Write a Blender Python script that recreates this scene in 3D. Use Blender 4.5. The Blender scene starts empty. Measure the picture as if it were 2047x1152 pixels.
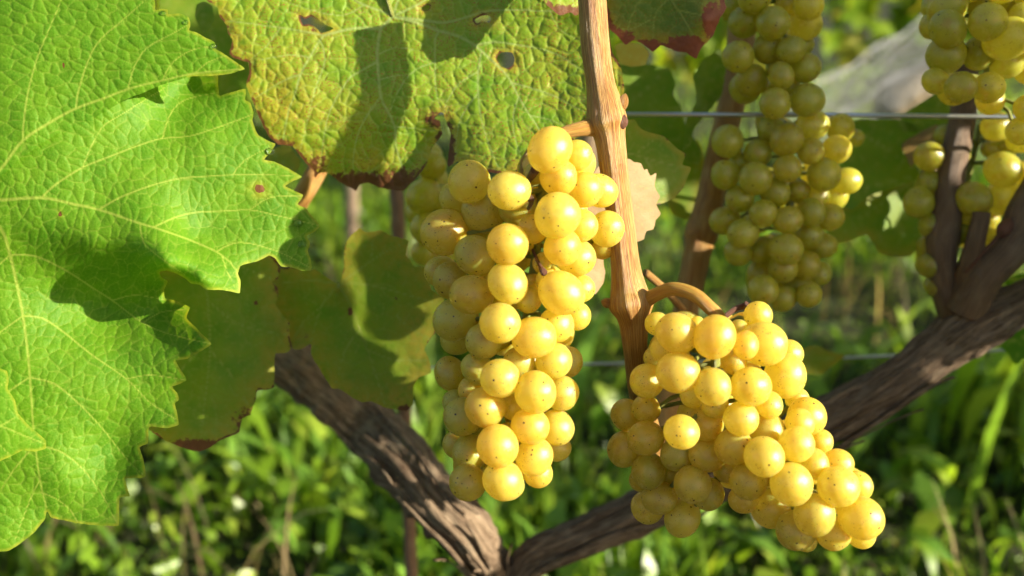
import bpy, math, random
import numpy as np
from mathutils import Vector, Matrix, Quaternion
from mathutils.geometry import delaunay_2d_cdt

random.seed(7)
rng = np.random.default_rng(11)
R = math.radians
scene = bpy.context.scene
col = scene.collection

# ------------------------------------------------------------------ camera
HFOV = R(55.0)
F = 1023.5 / math.tan(HFOV / 2)          # focal length in photograph pixels
PITCH = R(18.0)
CAM = np.array([0.0, 0.0, 0.72])
cd = bpy.data.cameras.new('camera')
cam = bpy.data.objects.new('camera', cd)
col.objects.link(cam)
cam.location = CAM
cam.rotation_euler = (R(90) - PITCH, 0, 0)
cd.sensor_width = 36.0
cd.angle = HFOV
cd.clip_start = 0.01
cd.clip_end = 500
cd.dof.use_dof = True
cd.dof.focus_distance = 0.397
cd.dof.aperture_fstop = (cd.lens / 1000) / 0.0055
scene.camera = cam
RIGHT = np.array([1.0, 0, 0])
UP = np.array([0, math.sin(PITCH), math.cos(PITCH)])
FWD = np.array([0, math.cos(PITCH), -math.sin(PITCH)])

# ------------------------------------------------------------------ light
SUN_CAM = np.array([0.865, 0.215, 0.455])      # towards the sun, seen from the camera
SUN = SUN_CAM[0] * RIGHT + SUN_CAM[1] * UP - SUN_CAM[2] * FWD
SUN /= np.linalg.norm(SUN)
sd = bpy.data.lights.new('sun', 'SUN')
sd.energy = 5.0
sd.angle = R(0.6)
sd.color = (1.0, 0.90, 0.74)
sun = bpy.data.objects.new('sun', sd)
col.objects.link(sun)
sun.rotation_euler = Vector(SUN).to_track_quat('Z', 'Y').to_euler()
sun.location = (3, -2, 3)
w = bpy.data.worlds.new('World')
scene.world = w
w.use_nodes = True
wn = w.node_tree
sky = wn.nodes.new('ShaderNodeTexSky')
sky.sky_type = 'NISHITA'
sky.sun_disc = False
sky.sun_elevation = math.asin(SUN[2])
sky.sun_rotation = math.atan2(SUN[0], SUN[1])
sky.air_density = 1.0
sky.dust_density = 2.0
sky.ozone_density = 1.0
wn.links.new(sky.outputs[0], wn.nodes['Background'].inputs[0])
wn.nodes['Background'].inputs[1].default_value = 0.062
vs = scene.view_settings
vs.view_transform = 'Standard'
vs.look = 'None'
vs.exposure = 1.55
vs.gamma = 1
vs.use_curve_mapping = False
scene.render.engine = 'CYCLES'
scene.cycles.use_denoising = True
scene.cycles.max_bounces = 6
scene.cycles.adaptive_threshold = 0.025
scene.cycles.transmission_bounces = 4
scene.cycles.diffuse_bounces = 3
scene.cycles.caustics_reflective = False
scene.cycles.caustics_refractive = False
scene.cycles.sample_clamp_indirect = 6.0

# ------------------------------------------------------------------ helpers
def W(px, py, depth):
    """a place in the vineyard: photograph pixel and distance along the view axis -> world"""
    px = np.asarray(px, float); py = np.asarray(py, float); depth = np.asarray(depth, float)
    x = (px - 1023.5) / F * depth
    y = -(py - 576.0) / F * depth
    return CAM + x[..., None] * RIGHT + y[..., None] * UP + depth[..., None] * FWD

def project(P):
    d = np.asarray(P) - CAM
    z = d @ FWD
    return 1023.5 + d @ RIGHT / z * F, 576 - d @ UP / z * F, z

def tag(o, label=None, cat=None, group=None, kind=None):
    if label: o['label'] = label
    if cat: o['category'] = cat
    if group: o['group'] = group
    if kind: o['kind'] = kind
    return o

def link(o, parent=None):
    col.objects.link(o)
    if parent is not None:
        o.parent = parent
        o.matrix_parent_inverse = Matrix.Translation(-Vector(parent.location))
    return o

def empty(name, loc):
    o = bpy.data.objects.new(name, None)
    o.empty_display_size = 0.01
    o.location = Vector(loc)
    col.objects.link(o)
    return o

def mesh_np(name, V, faces, mat=None, smooth=True):
    """V (n,3), faces (m,3) or (m,4) int array"""
    me = bpy.data.meshes.new(name)
    V = np.asarray(V, np.float32); faces = np.asarray(faces, np.int32)
    k = faces.shape[1]
    me.vertices.add(len(V)); me.vertices.foreach_set('co', V.ravel())
    me.loops.add(faces.size); me.loops.foreach_set('vertex_index', faces.ravel())
    me.polygons.add(len(faces))
    me.polygons.foreach_set('loop_start', np.arange(0, faces.size, k, dtype=np.int32))
    me.polygons.foreach_set('loop_total', np.full(len(faces), k, np.int32))
    if smooth:
        me.polygons.foreach_set('use_smooth', np.ones(len(faces), bool))
    me.update(calc_edges=True)
    if mat: me.materials.append(mat)
    return me

def attr_f(me, name, data):
    a = me.attributes.new(name, 'FLOAT', 'POINT')
    a.data.foreach_set('value', np.asarray(data, np.float32).ravel())

def attr_v(me, name, data):
    a = me.attributes.new(name, 'FLOAT_VECTOR', 'POINT')
    a.data.foreach_set('vector', np.asarray(data, np.float32).ravel())

def _hash(ix, iy, iz, seed):
    h = (ix * 374761393 + iy * 668265263 + iz * 2147483647 + seed * 144665) & 0xffffffff
    h = ((h ^ (h >> 13)) * 1274126177) & 0xffffffff
    h = h ^ (h >> 16)
    return (h & 0xffff) / 65535.0

def vnoise(P, seed=0):
    P = np.asarray(P, float)
    i = np.floor(P).astype(np.int64); f = P - i
    f = f * f * (3 - 2 * f)
    out = 0
    for dx in (0, 1):
        for dy in (0, 1):
            for dz in (0, 1):
                wgt = (f[:, 0] if dx else 1 - f[:, 0]) * (f[:, 1] if dy else 1 - f[:, 1]) * (f[:, 2] if dz else 1 - f[:, 2])
                out = out + wgt * _hash(i[:, 0] + dx, i[:, 1] + dy, i[:, 2] + dz, seed)
    return out

def fbm(P, seed=0, octv=3):
    s = 0; a = 1; t = 0
    P = np.asarray(P, float)
    for o in range(octv):
        s = s + a * vnoise(P * 2 ** o, seed + o); t += a; a *= 0.5
    return s / t

def catmull(pts, closed=False, step=3.0, sharp=0.0):
    """densify a polyline; straight lines softened a little"""
    pts = np.asarray(pts, float)
    n = len(pts); out = []
    rngi = range(n if closed else n - 1)
    for i in rngi:
        p1 = pts[i]; p2 = pts[(i + 1) % n]
        p0 = pts[(i - 1) % n] if (closed or i > 0) else p1
        p3 = pts[(i + 2) % n] if (closed or i + 2 < n) else p2
        L = np.linalg.norm((p2 - p1)[:2])
        m = max(1, int(L / step))
        for k in range(m):
            t = k / m
            c = 0.5 * ((2 * p1) + (-p0 + p2) * t + (2 * p0 - 5 * p1 + 4 * p2 - p3) * t * t + (-p0 + 3 * p1 - 3 * p2 + p3) * t ** 3)
            lin = p1 + (p2 - p1) * t
            out.append(c * (1 - sharp) + lin * sharp)
    if not closed: out.append(pts[-1])
    return np.array(out)

def in_poly(P, poly):
    x, y = P[:, 0], P[:, 1]
    r = np.zeros(len(P), bool)
    a = poly; b = np.roll(poly, -1, 0)
    for (x1, y1), (x2, y2) in zip(a, b):
        if y1 == y2: continue
        c = ((y1 > y) != (y2 > y))
        if not c.any(): continue
        r ^= c & (x < (x2 - x1) * (y - y1) / (y2 - y1) + x1)
    return r

def seg_dist(P, A, B, wide=None):
    """min distance of points P to segments A-B, optional per-segment scaling; returns (dist, index)"""
    best = np.full(len(P), 1e9); idx = np.zeros(len(P), int)
    for k in range(len(A)):
        a = A[k]; d = B[k] - a
        L2 = max(d @ d, 1e-9)
        t = np.clip(((P - a) @ d) / L2, 0, 1)
        q = P - (a + t[:, None] * d)
        dd = np.sqrt((q * q).sum(1))
        if wide is not None: dd = dd * wide[k]
        m = dd < best
        best[m] = dd[m]; idx[m] = k
    return best, idx

def seg_dist_fast(P, ol, cell=5.0):
    """distance to a closed outline, read from a lattice"""
    lo = P.min(0) - cell; hi = P.max(0) + 2 * cell
    xs = np.arange(lo[0], hi[0] + cell, cell); ys = np.arange(lo[1], hi[1] + cell, cell)
    gx_, gy_ = np.meshgrid(xs, ys, indexing='ij'); G = np.stack([gx_.ravel(), gy_.ravel()], 1)
    c0 = G.mean(0)
    G = (G - c0).astype(np.float32); o3 = (np.asarray(ol) - c0).astype(np.float32)
    D = np.full(len(G), 1e9, np.float32); g2 = (G * G).sum(1)
    for k in range(0, len(G), 4096):
        D[k:k + 4096] = ((o3 * o3).sum(1)[None] - 2 * G[k:k + 4096] @ o3.T).min(1) + g2[k:k + 4096]
    D = np.sqrt(np.maximum(D, 0)).reshape(len(xs), len(ys))
    fx = (P[:, 0] - lo[0]) / cell; fy = (P[:, 1] - lo[1]) / cell
    i = fx.astype(int); j = fy.astype(int); fx -= i; fy -= j
    return D[i, j] * (1 - fx) * (1 - fy) + D[i + 1, j] * fx * (1 - fy) + D[i, j + 1] * (1 - fx) * fy + D[i + 1, j + 1] * fx * fy

def tps(ctrl, P):
    C = np.asarray(ctrl, float); n = len(C)
    xy = C[:, :2] / 300.0; z = C[:, 2]
    def U(r2): return np.where(r2 > 1e-12, 0.5 * r2 * np.log(np.maximum(r2, 1e-12)), 0)
    d2 = ((xy[:, None] - xy[None]) ** 2).sum(2)
    K = U(d2) + np.eye(n) * 1e-3
    Pm = np.hstack([np.ones((n, 1)), xy])
    A = np.vstack([np.hstack([K, Pm]), np.hstack([Pm.T, np.zeros((3, 3))])])
    s = np.linalg.solve(A, np.concatenate([z, np.zeros(3)]))
    q = P / 300.0
    out = s[n] + q @ s[n + 1:]
    for i in range(n):
        out = out + s[i] * U(((q - xy[i]) ** 2).sum(1))
    return out

# ------------------------------------------------------------------ materials
class NT:
    def __init__(self, name):
        self.m = bpy.data.materials.new(name); self.m.use_nodes = True
        self.t = self.m.node_tree; self.t.nodes.clear()
        self.out = self.t.nodes.new('ShaderNodeOutputMaterial')
    def n(self, typ, **kw):
        nd = self.t.nodes.new('ShaderNode' + typ)
        for k, v in kw.items(): setattr(nd, k, v)
        return nd
    def l(self, a, b): self.t.links.new(a, b)
    def put(self, sock, v):
        if hasattr(v, 'is_linked') or isinstance(v, bpy.types.NodeSocket): self.l(v, sock)
        elif isinstance(v, (tuple, list)) and len(v) == 3 and sock.type == 'RGBA': sock.default_value = (*v, 1)
        else: sock.default_value = v
    def math(self, op, a, b=None, c=None, clamp=False):
        nd = self.n('Math', operation=op, use_clamp=clamp)
        self.put(nd.inputs[0], a)
        if b is not None: self.put(nd.inputs[1], b)
        if c is not None: self.put(nd.inputs[2], c)
        return nd.outputs[0]
    def ramp(self, v, lo, hi):
        nd = self.n('MapRange'); nd.interpolation_type = 'SMOOTHSTEP'
        self.put(nd.inputs[0], v); self.put(nd.inputs[1], lo); self.put(nd.inputs[2], hi)
        return nd.outputs[0]
    def mix(self, f, a, b, mode='MIX'):
        nd = self.n('Mix', data_type='RGBA', blend_type=mode)
        self.put(nd.inputs[0], f); self.put(nd.inputs[6], a); self.put(nd.inputs[7], b)
        return nd.outputs[2]
    def attr(self, name, out='Fac'):
        nd = self.n('Attribute', attribute_name=name); return nd.outputs[out]
    def noise(self, vec, scale, detail=3, rough=0.55, out='Fac'):
        nd = self.n('TexNoise'); self.put(nd.inputs['Vector'], vec)
        nd.inputs['Scale'].default_value = scale; nd.inputs['Detail'].default_value = detail
        nd.inputs['Roughness'].default_value = rough
        return nd.outputs[0 if out == 'Fac' else 1]
    def voro(self, vec, scale, feature='F1', out='Distance'):
        nd = self.n('TexVoronoi', feature=feature); self.put(nd.inputs['Vector'], vec)
        nd.inputs['Scale'].default_value = scale
        return nd.outputs[out]
    def vmul(self, v, s):
        nd = self.n('VectorMath', operation='MULTIPLY'); self.put(nd.inputs[0], v); nd.inputs[1].default_value = s
        return nd.outputs[0]
    def vadd(self, a, b):
        nd = self.n('VectorMath', operation='ADD'); self.put(nd.inputs[0], a); self.put(nd.inputs[1], b)
        return nd.outputs[0]
    def bump(self, h, dist, strength=1.0, normal=None):
        nd = self.n('Bump'); self.put(nd.inputs['Height'], h)
        nd.inputs['Distance'].default_value = dist; nd.inputs['Strength'].default_value = strength
        if normal is not None: self.l(normal, nd.inputs['Normal'])
        return nd.outputs[0]
    def principled(self, color, rough, spec=0.5, normal=None, **kw):
        nd = self.n('BsdfPrincipled')
        self.put(nd.inputs['Base Color'], color); self.put(nd.inputs['Roughness'], rough)
        self.put(nd.inputs['Specular IOR Level'], spec)
        if normal is not None: self.l(normal, nd.inputs['Normal'])
        for k, v in kw.items(): self.put(nd.inputs[k.replace('_', ' ')], v)
        return nd.outputs[0]
    def done(self, shader):
        self.l(shader, self.out.inputs['Surface']); return self.m

def leaf_material(name, c1, c2, veincol, yellow, trans, tfac=0.42, rust=0.0, rough=0.42, spec=0.4, brown=(0.09, 0.035, 0.012), fine=0.00018, veink=0.75):
    t = NT(name)
    lc = t.attr('lc', 'Vector')
    vein = t.attr('vein'); cell = t.attr('cell'); br = t.attr('brown'); ye = t.attr('yellow')
    n1 = t.noise(lc, 1.6, 2)
    base = t.mix(t.ramp(n1, 0.3, 0.7), c1, c2)
    base = t.mix(t.math('MULTIPLY', cell, 0.35), base, c2)
    ny = t.noise(lc, 5.0, 2)
    yf = t.math('MULTIPLY', ye, t.ramp(ny, 0.15, 0.65), clamp=True)
    base = t.mix(yf, base, yellow)
    if rust > 0:
        v = t.noise(lc, 26.0, 2, 0.6)
        g = t.noise(lc, 3.2, 1)
        rf = t.math('MULTIPLY', t.ramp(v, 0.53, 0.64), t.math('MULTIPLY', t.ramp(g, 0.32, 0.58), rust))
        base = t.mix(rf, base, (0.28, 0.09, 0.02))
    base = t.mix(t.math('MULTIPLY', vein, veink), base, veincol)
    nb = t.noise(lc, 9.0, 3, 0.65)
    bmask = t.ramp(t.math('ADD', br, t.math('MULTIPLY', t.math('SUBTRACT', nb, 0.5), 0.9)), 0.42, 0.6)
    bcol = t.mix(t.noise(lc, 7.0, 2), brown, tuple(min(1, c * 2.6) for c in brown))
    base = t.mix(bmask, base, bcol)
    tr = t.mix(1.0, base, trans, 'MULTIPLY')
    tr = t.mix(t.math('MULTIPLY', vein, 0.6), tr, (0.62, 0.66, 0.10))
    tr = t.mix(bmask, tr, tuple(c * 1.6 for c in brown))
    f1 = t.noise(lc, 26.0, 3, 0.65)
    h = f1
    nrm = t.bump(h, fine, 1.0)
    rg = t.math('ADD', rough - 0.1, t.math('MULTIPLY', f1, 0.2))
    d = t.principled(base, rg, spec, nrm)
    tl = t.n('BsdfTranslucent'); t.put(tl.inputs[0], tr); t.l(nrm, tl.inputs[1])
    mx = t.n('MixShader'); mx.inputs[0].default_value = tfac
    t.l(d, mx.inputs[1]); t.l(tl.outputs[0], mx.inputs[2])
    return t.done(mx.outputs[0])

TR = (2.3, 2.0, 1.0)
M_LEAF_A = leaf_material('young_leaf_green', (0.070, 0.205, 0.006), (0.112, 0.258, 0.008), (0.36, 0.44, 0.07), (0.36, 0.36, 0.03), TR, 0.40, 0.0, 0.56, 0.24)
M_LEAF_B = leaf_material('autumn_leaf_green', (0.12, 0.275, 0.008), (0.24, 0.35, 0.016), (0.36, 0.46, 0.15), (0.42, 0.34, 0.03), (2.0, 1.7, 1.0), 0.34, 0.9, 0.46, 0.4)
M_LEAF_D = leaf_material('dull_leaf_green', (0.10, 0.21, 0.010), (0.17, 0.25, 0.016), (0.20, 0.24, 0.05), (0.30, 0.25, 0.03), (2.2, 1.9, 1.0), 0.45, 0.15, 0.5, 0.3)
M_LEAF_C = leaf_material('russet_leaf_green', (0.09, 0.17, 0.02), (0.15, 0.21, 0.03), (0.30, 0.33, 0.08), (0.40, 0.26, 0.03), (2.2, 1.9, 1.0), 0.42, 0.5, 0.45, 0.4, brown=(0.16, 0.045, 0.02))
M_LEAF_G = leaf_material('withered_leaf_tan', (0.30, 0.20, 0.095), (0.40, 0.28, 0.14), (0.36, 0.24, 0.11), (0.55, 0.40, 0.15), (1.2, 1.1, 0.8), 0.30, 0.15, 0.6, 0.2)
M_LEAF_Y = leaf_material('yellow_leaf', (0.50, 0.38, 0.05), (0.55, 0.45, 0.08), (0.6, 0.5, 0.1), (0.5, 0.4, 0.05), (1.5, 1.4, 1.0), 0.45, 0.2, 0.5, 0.3)

def grape_material(name, c1, c2, amber, flesh=(1.0, 0.855, 0.20), scale=0.0050):
    t = NT(name)
    tc = t.n('TexCoord').outputs['Object']
    oi = t.n('ObjectInfo').outputs['Random']
    off = t.n('CombineXYZ'); t.put(off.inputs[0], t.math('MULTIPLY', oi, 37.0)); t.put(off.inputs[1], t.math('MULTIPLY', oi, 91.0))
    v = t.vadd(tc, off.outputs[0])
    base = t.mix(t.noise(v, 1.3, 2), c1, c2)
    base = t.mix(t.math('MULTIPLY', t.ramp(t.math('FRACT', t.math('MULTIPLY', oi, 7.31)), 0.3, 1.0), 0.6), base, amber)
    # sun-side russet blush and freckles
    blush = t.ramp(t.noise(v, 1.1, 2, 0.6), 0.52, 0.74)
    base = t.mix(t.math('MULTIPLY', blush, 0.38), base, (0.62, 0.26, 0.05))
    fr = t.ramp(t.noise(v, 13.0, 3, 0.7), 0.58, 0.67)
    frz = t.ramp(t.noise(v, 1.9, 2), 0.46, 0.62)
    base = t.mix(t.math('MULTIPLY', t.math('MULTIPLY', fr, frz), 0.85), base, (0.20, 0.07, 0.02))
    vd = t.n('TexVoronoi'); t.l(v, vd.inputs['Vector']); vd.inputs['Scale'].default_value = 2.6
    sx = t.n('SeparateColor'); t.l(vd.outputs['Color'], sx.inputs[0])
    rad = t.math('ADD', 0.03, t.math('MULTIPLY', sx.outputs[1], 0.12))
    nz = t.math('MULTIPLY', t.math('SUBTRACT', t.noise(v, 12.0, 2), 0.5), 0.09)
    dot = t.math('LESS_THAN', t.math('ADD', vd.outputs['Distance'], nz), rad)
    dot = t.math('MULTIPLY', dot, t.math('GREATER_THAN', sx.outputs[0], 0.35))
    base = t.mix(t.math('MULTIPLY', dot, 0.85), base, (0.07, 0.025, 0.012))
    # the scar of the flower at the free end
    vd2 = t.n('VectorMath', operation='DISTANCE'); t.l(tc, vd2.inputs[0]); vd2.inputs[1].default_value = (0.03, 0.02, -1.0)
    sc = t.math('LESS_THAN', t.math('ADD', vd2.outputs['Value'], nz), 0.055)
    base = t.mix(t.math('MULTIPLY', sc, 0.9), base, (0.045, 0.018, 0.01))
    # pale wax
    wax = t.ramp(t.noise(v, 2.3, 2, 0.6), 0.45, 0.8)
    base = t.mix(t.math('MULTIPLY', wax, 0.08), base, (0.85, 0.80, 0.55))
    fine = t.noise(v, 38.0, 2, 0.6)
    nrm = t.bump(t.math('ADD', t.math('MULTIPLY', t.noise(v, 5.0, 2), 0.5), t.math('MULTIPLY', fine, 0.7)), 0.00012, 1.0)
    nd = t.n('BsdfPrincipled')
    t.put(nd.inputs['Base Color'], base); nd.inputs['Roughness'].default_value = 0.5
    nd.inputs['Specular IOR Level'].default_value = 0.1
    nd.subsurface_method = 'RANDOM_WALK'
    nd.inputs['Subsurface Weight'].default_value = 1.0
    nd.inputs['Subsurface Radius'].default_value = (1.0, 0.68, 0.12)
    nd.inputs['Subsurface Scale'].default_value = scale
    # juicy flesh: light passes through the berry and leaves on the far side
    tl = t.n('BsdfTranslucent'); t.put(tl.inputs[0], t.mix(0.55, base, flesh))
    rf = t.n('BsdfRefraction'); rf.inputs['Roughness'].default_value = 0.22; rf.inputs['IOR'].default_value = 1.27
    t.put(rf.inputs[0], (1.0, 0.92, 0.38))
    a = t.n('MixShader'); a.inputs[0].default_value = 0.58; t.l(nd.outputs[0], a.inputs[1]); t.l(tl.outputs[0], a.inputs[2])
    b = t.n('MixShader'); b.inputs[0].default_value = 0.14; t.l(a.outputs[0], b.inputs[1]); t.l(rf.outputs[0], b.inputs[2])
    # corky specks are opaque
    df = t.n('BsdfDiffuse'); t.put(df.inputs[0], t.mix(t.math('MAXIMUM', dot, sc), (0.20, 0.075, 0.02), (0.06, 0.025, 0.012)))
    mk = t.math('MAXIMUM', t.math('MULTIPLY', t.math('MULTIPLY', fr, frz), 0.45), t.math('MULTIPLY', t.math('MAXIMUM', dot, sc), 0.9))
    c = t.n('MixShader'); t.put(c.inputs[0], mk); t.l(b.outputs[0], c.inputs[1]); t.l(df.outputs[0], c.inputs[2])
    gl = t.n('BsdfGlossy'); gl.inputs['Color'].default_value = (1, 1, 1, 1); t.put(gl.inputs['Roughness'], t.math('ADD', 0.22, t.math('MULTIPLY', wax, 0.18))); t.l(nrm, gl.inputs['Normal'])
    fz = t.n('Fresnel'); fz.inputs[0].default_value = 1.48; t.l(nrm, fz.inputs['Normal'])
    d = t.n('MixShader'); t.l(t.math('MINIMUM', fz.outputs[0], 0.11), d.inputs[0]); t.l(c.outputs[0], d.inputs[1]); t.l(gl.outputs[0], d.inputs[2])
    return t.done(d.outputs[0])

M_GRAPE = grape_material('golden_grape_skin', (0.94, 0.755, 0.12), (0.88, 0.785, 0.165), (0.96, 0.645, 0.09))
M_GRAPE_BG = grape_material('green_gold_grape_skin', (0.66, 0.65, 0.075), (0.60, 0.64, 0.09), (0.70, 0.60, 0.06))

def cane_material(name, cols, gloss=0.45):
    t = NT(name)
    tc = t.attr('tc', 'Vector')            # cos, sin, length in cm
    vs_ = t.vmul(tc, (13.0, 13.0, 0.45))
    st = t.noise(vs_, 1.0, 4, 0.65)
    st2 = t.noise(t.vmul(tc, (34.0, 34.0, 0.9)), 1.0, 3, 0.6)
    base = t.mix(t.ramp(st, 0.33, 0.66), cols[0], cols[1])
    base = t.mix(t.math('MULTIPLY', t.ramp(st2, 0.47, 0.62), 0.8), base, cols[2])
    bl = t.noise(t.vmul(tc, (1.4, 1.4, 0.8)), 1.0, 3)
    base = t.mix(t.math('MULTIPLY', t.ramp(bl, 0.45, 0.75), 0.55), base, cols[3])
    sp = t.ramp(t.noise(t.vmul(tc, (12, 12, 9)), 1.0, 2, 0.7), 0.66, 0.74)
    base = t.mix(t.math('MULTIPLY', sp, 0.5), base, (0.09, 0.04, 0.02))
    h = t.math('ADD', st, t.math('MULTIPLY', st2, 0.6))
    nrm = t.bump(h, 0.0009, 0.9)
    return t.done(t.principled(base, gloss, 0.35, nrm))

M_CANE = cane_material('ripe_cane_bark', [(0.33, 0.155, 0.034), (0.52, 0.31, 0.085), (0.17, 0.045, 0.014), (0.48, 0.33, 0.115)])
M_CANE_D = cane_material('dark_cane_bark', [(0.13, 0.080, 0.045), (0.20, 0.125, 0.07), (0.07, 0.042, 0.025), (0.24, 0.17, 0.10)], 0.5)
M_PED = cane_material('stalk_skin', [(0.46, 0.23, 0.04), (0.50, 0.32, 0.06), (0.32, 0.12, 0.03), (0.42, 0.36, 0.07)])
M_STEM = cane_material('green_stalk', [(0.30, 0.38, 0.07), (0.38, 0.42, 0.09), (0.24, 0.20, 0.05), (0.34, 0.32, 0.08)])
M_DRY = cane_material('dry_stalk', [(0.16, 0.07, 0.04), (0.22, 0.10, 0.06), (0.08, 0.03, 0.02), (0.20, 0.08, 0.07)])
M_POST = cane_material('stake_wood', [(0.22, 0.12, 0.06), (0.28, 0.16, 0.08), (0.14, 0.07, 0.04), (0.30, 0.2, 0.12)], 0.7)
M_PALE = cane_material('pale_stake_wood', [(0.24, 0.17, 0.10), (0.30, 0.22, 0.14), (0.18, 0.12, 0.08), (0.3, 0.24, 0.16)], 0.7)

def bark_material():
    t = NT('old_vine_bark')
    tc = t.attr('tc', 'Vector')
    a = t.noise(t.vmul(tc, (5.0, 5.0, 0.32)), 1.0, 5, 0.7)
    b = t.noise(t.vmul(tc, (13.0, 13.0, 0.9)), 1.0, 4, 0.7)
    base = t.mix(t.ramp(a, 0.3, 0.7), (0.13, 0.085, 0.052), (0.36, 0.265, 0.17))
    base = t.mix(t.ramp(b, 0.48, 0.7), base, (0.075, 0.042, 0.024))
    g = t.noise(t.vmul(tc, (1.5, 1.5, 0.7)), 1.0, 3)
    base = t.mix(t.math('MULTIPLY', t.ramp(g, 0.5, 0.75), 0.6), base, (0.46, 0.36, 0.24))
    h = t.math('ADD', a, t.math('MULTIPLY', b, 0.5))
    return t.done(t.principled(base, 0.85, 0.2, t.bump(h, 0.006, 1.0)))
M_BARK = bark_material()

def simple(name, c, rough, metal=0.0, spec=0.5):
    t = NT(name)
    n = t.noise(t.n('TexCoord').outputs['Object'], 180.0, 3)
    base = t.mix(t.math('MULTIPLY', n, 0.5), c, tuple(x * 0.6 for x in c))
    return t.done(t.principled(base, rough, spec, None, Metallic=metal))
M_WIRE = simple('galvanised_wire', (0.62, 0.63, 0.65), 0.28, 0.9)

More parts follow.
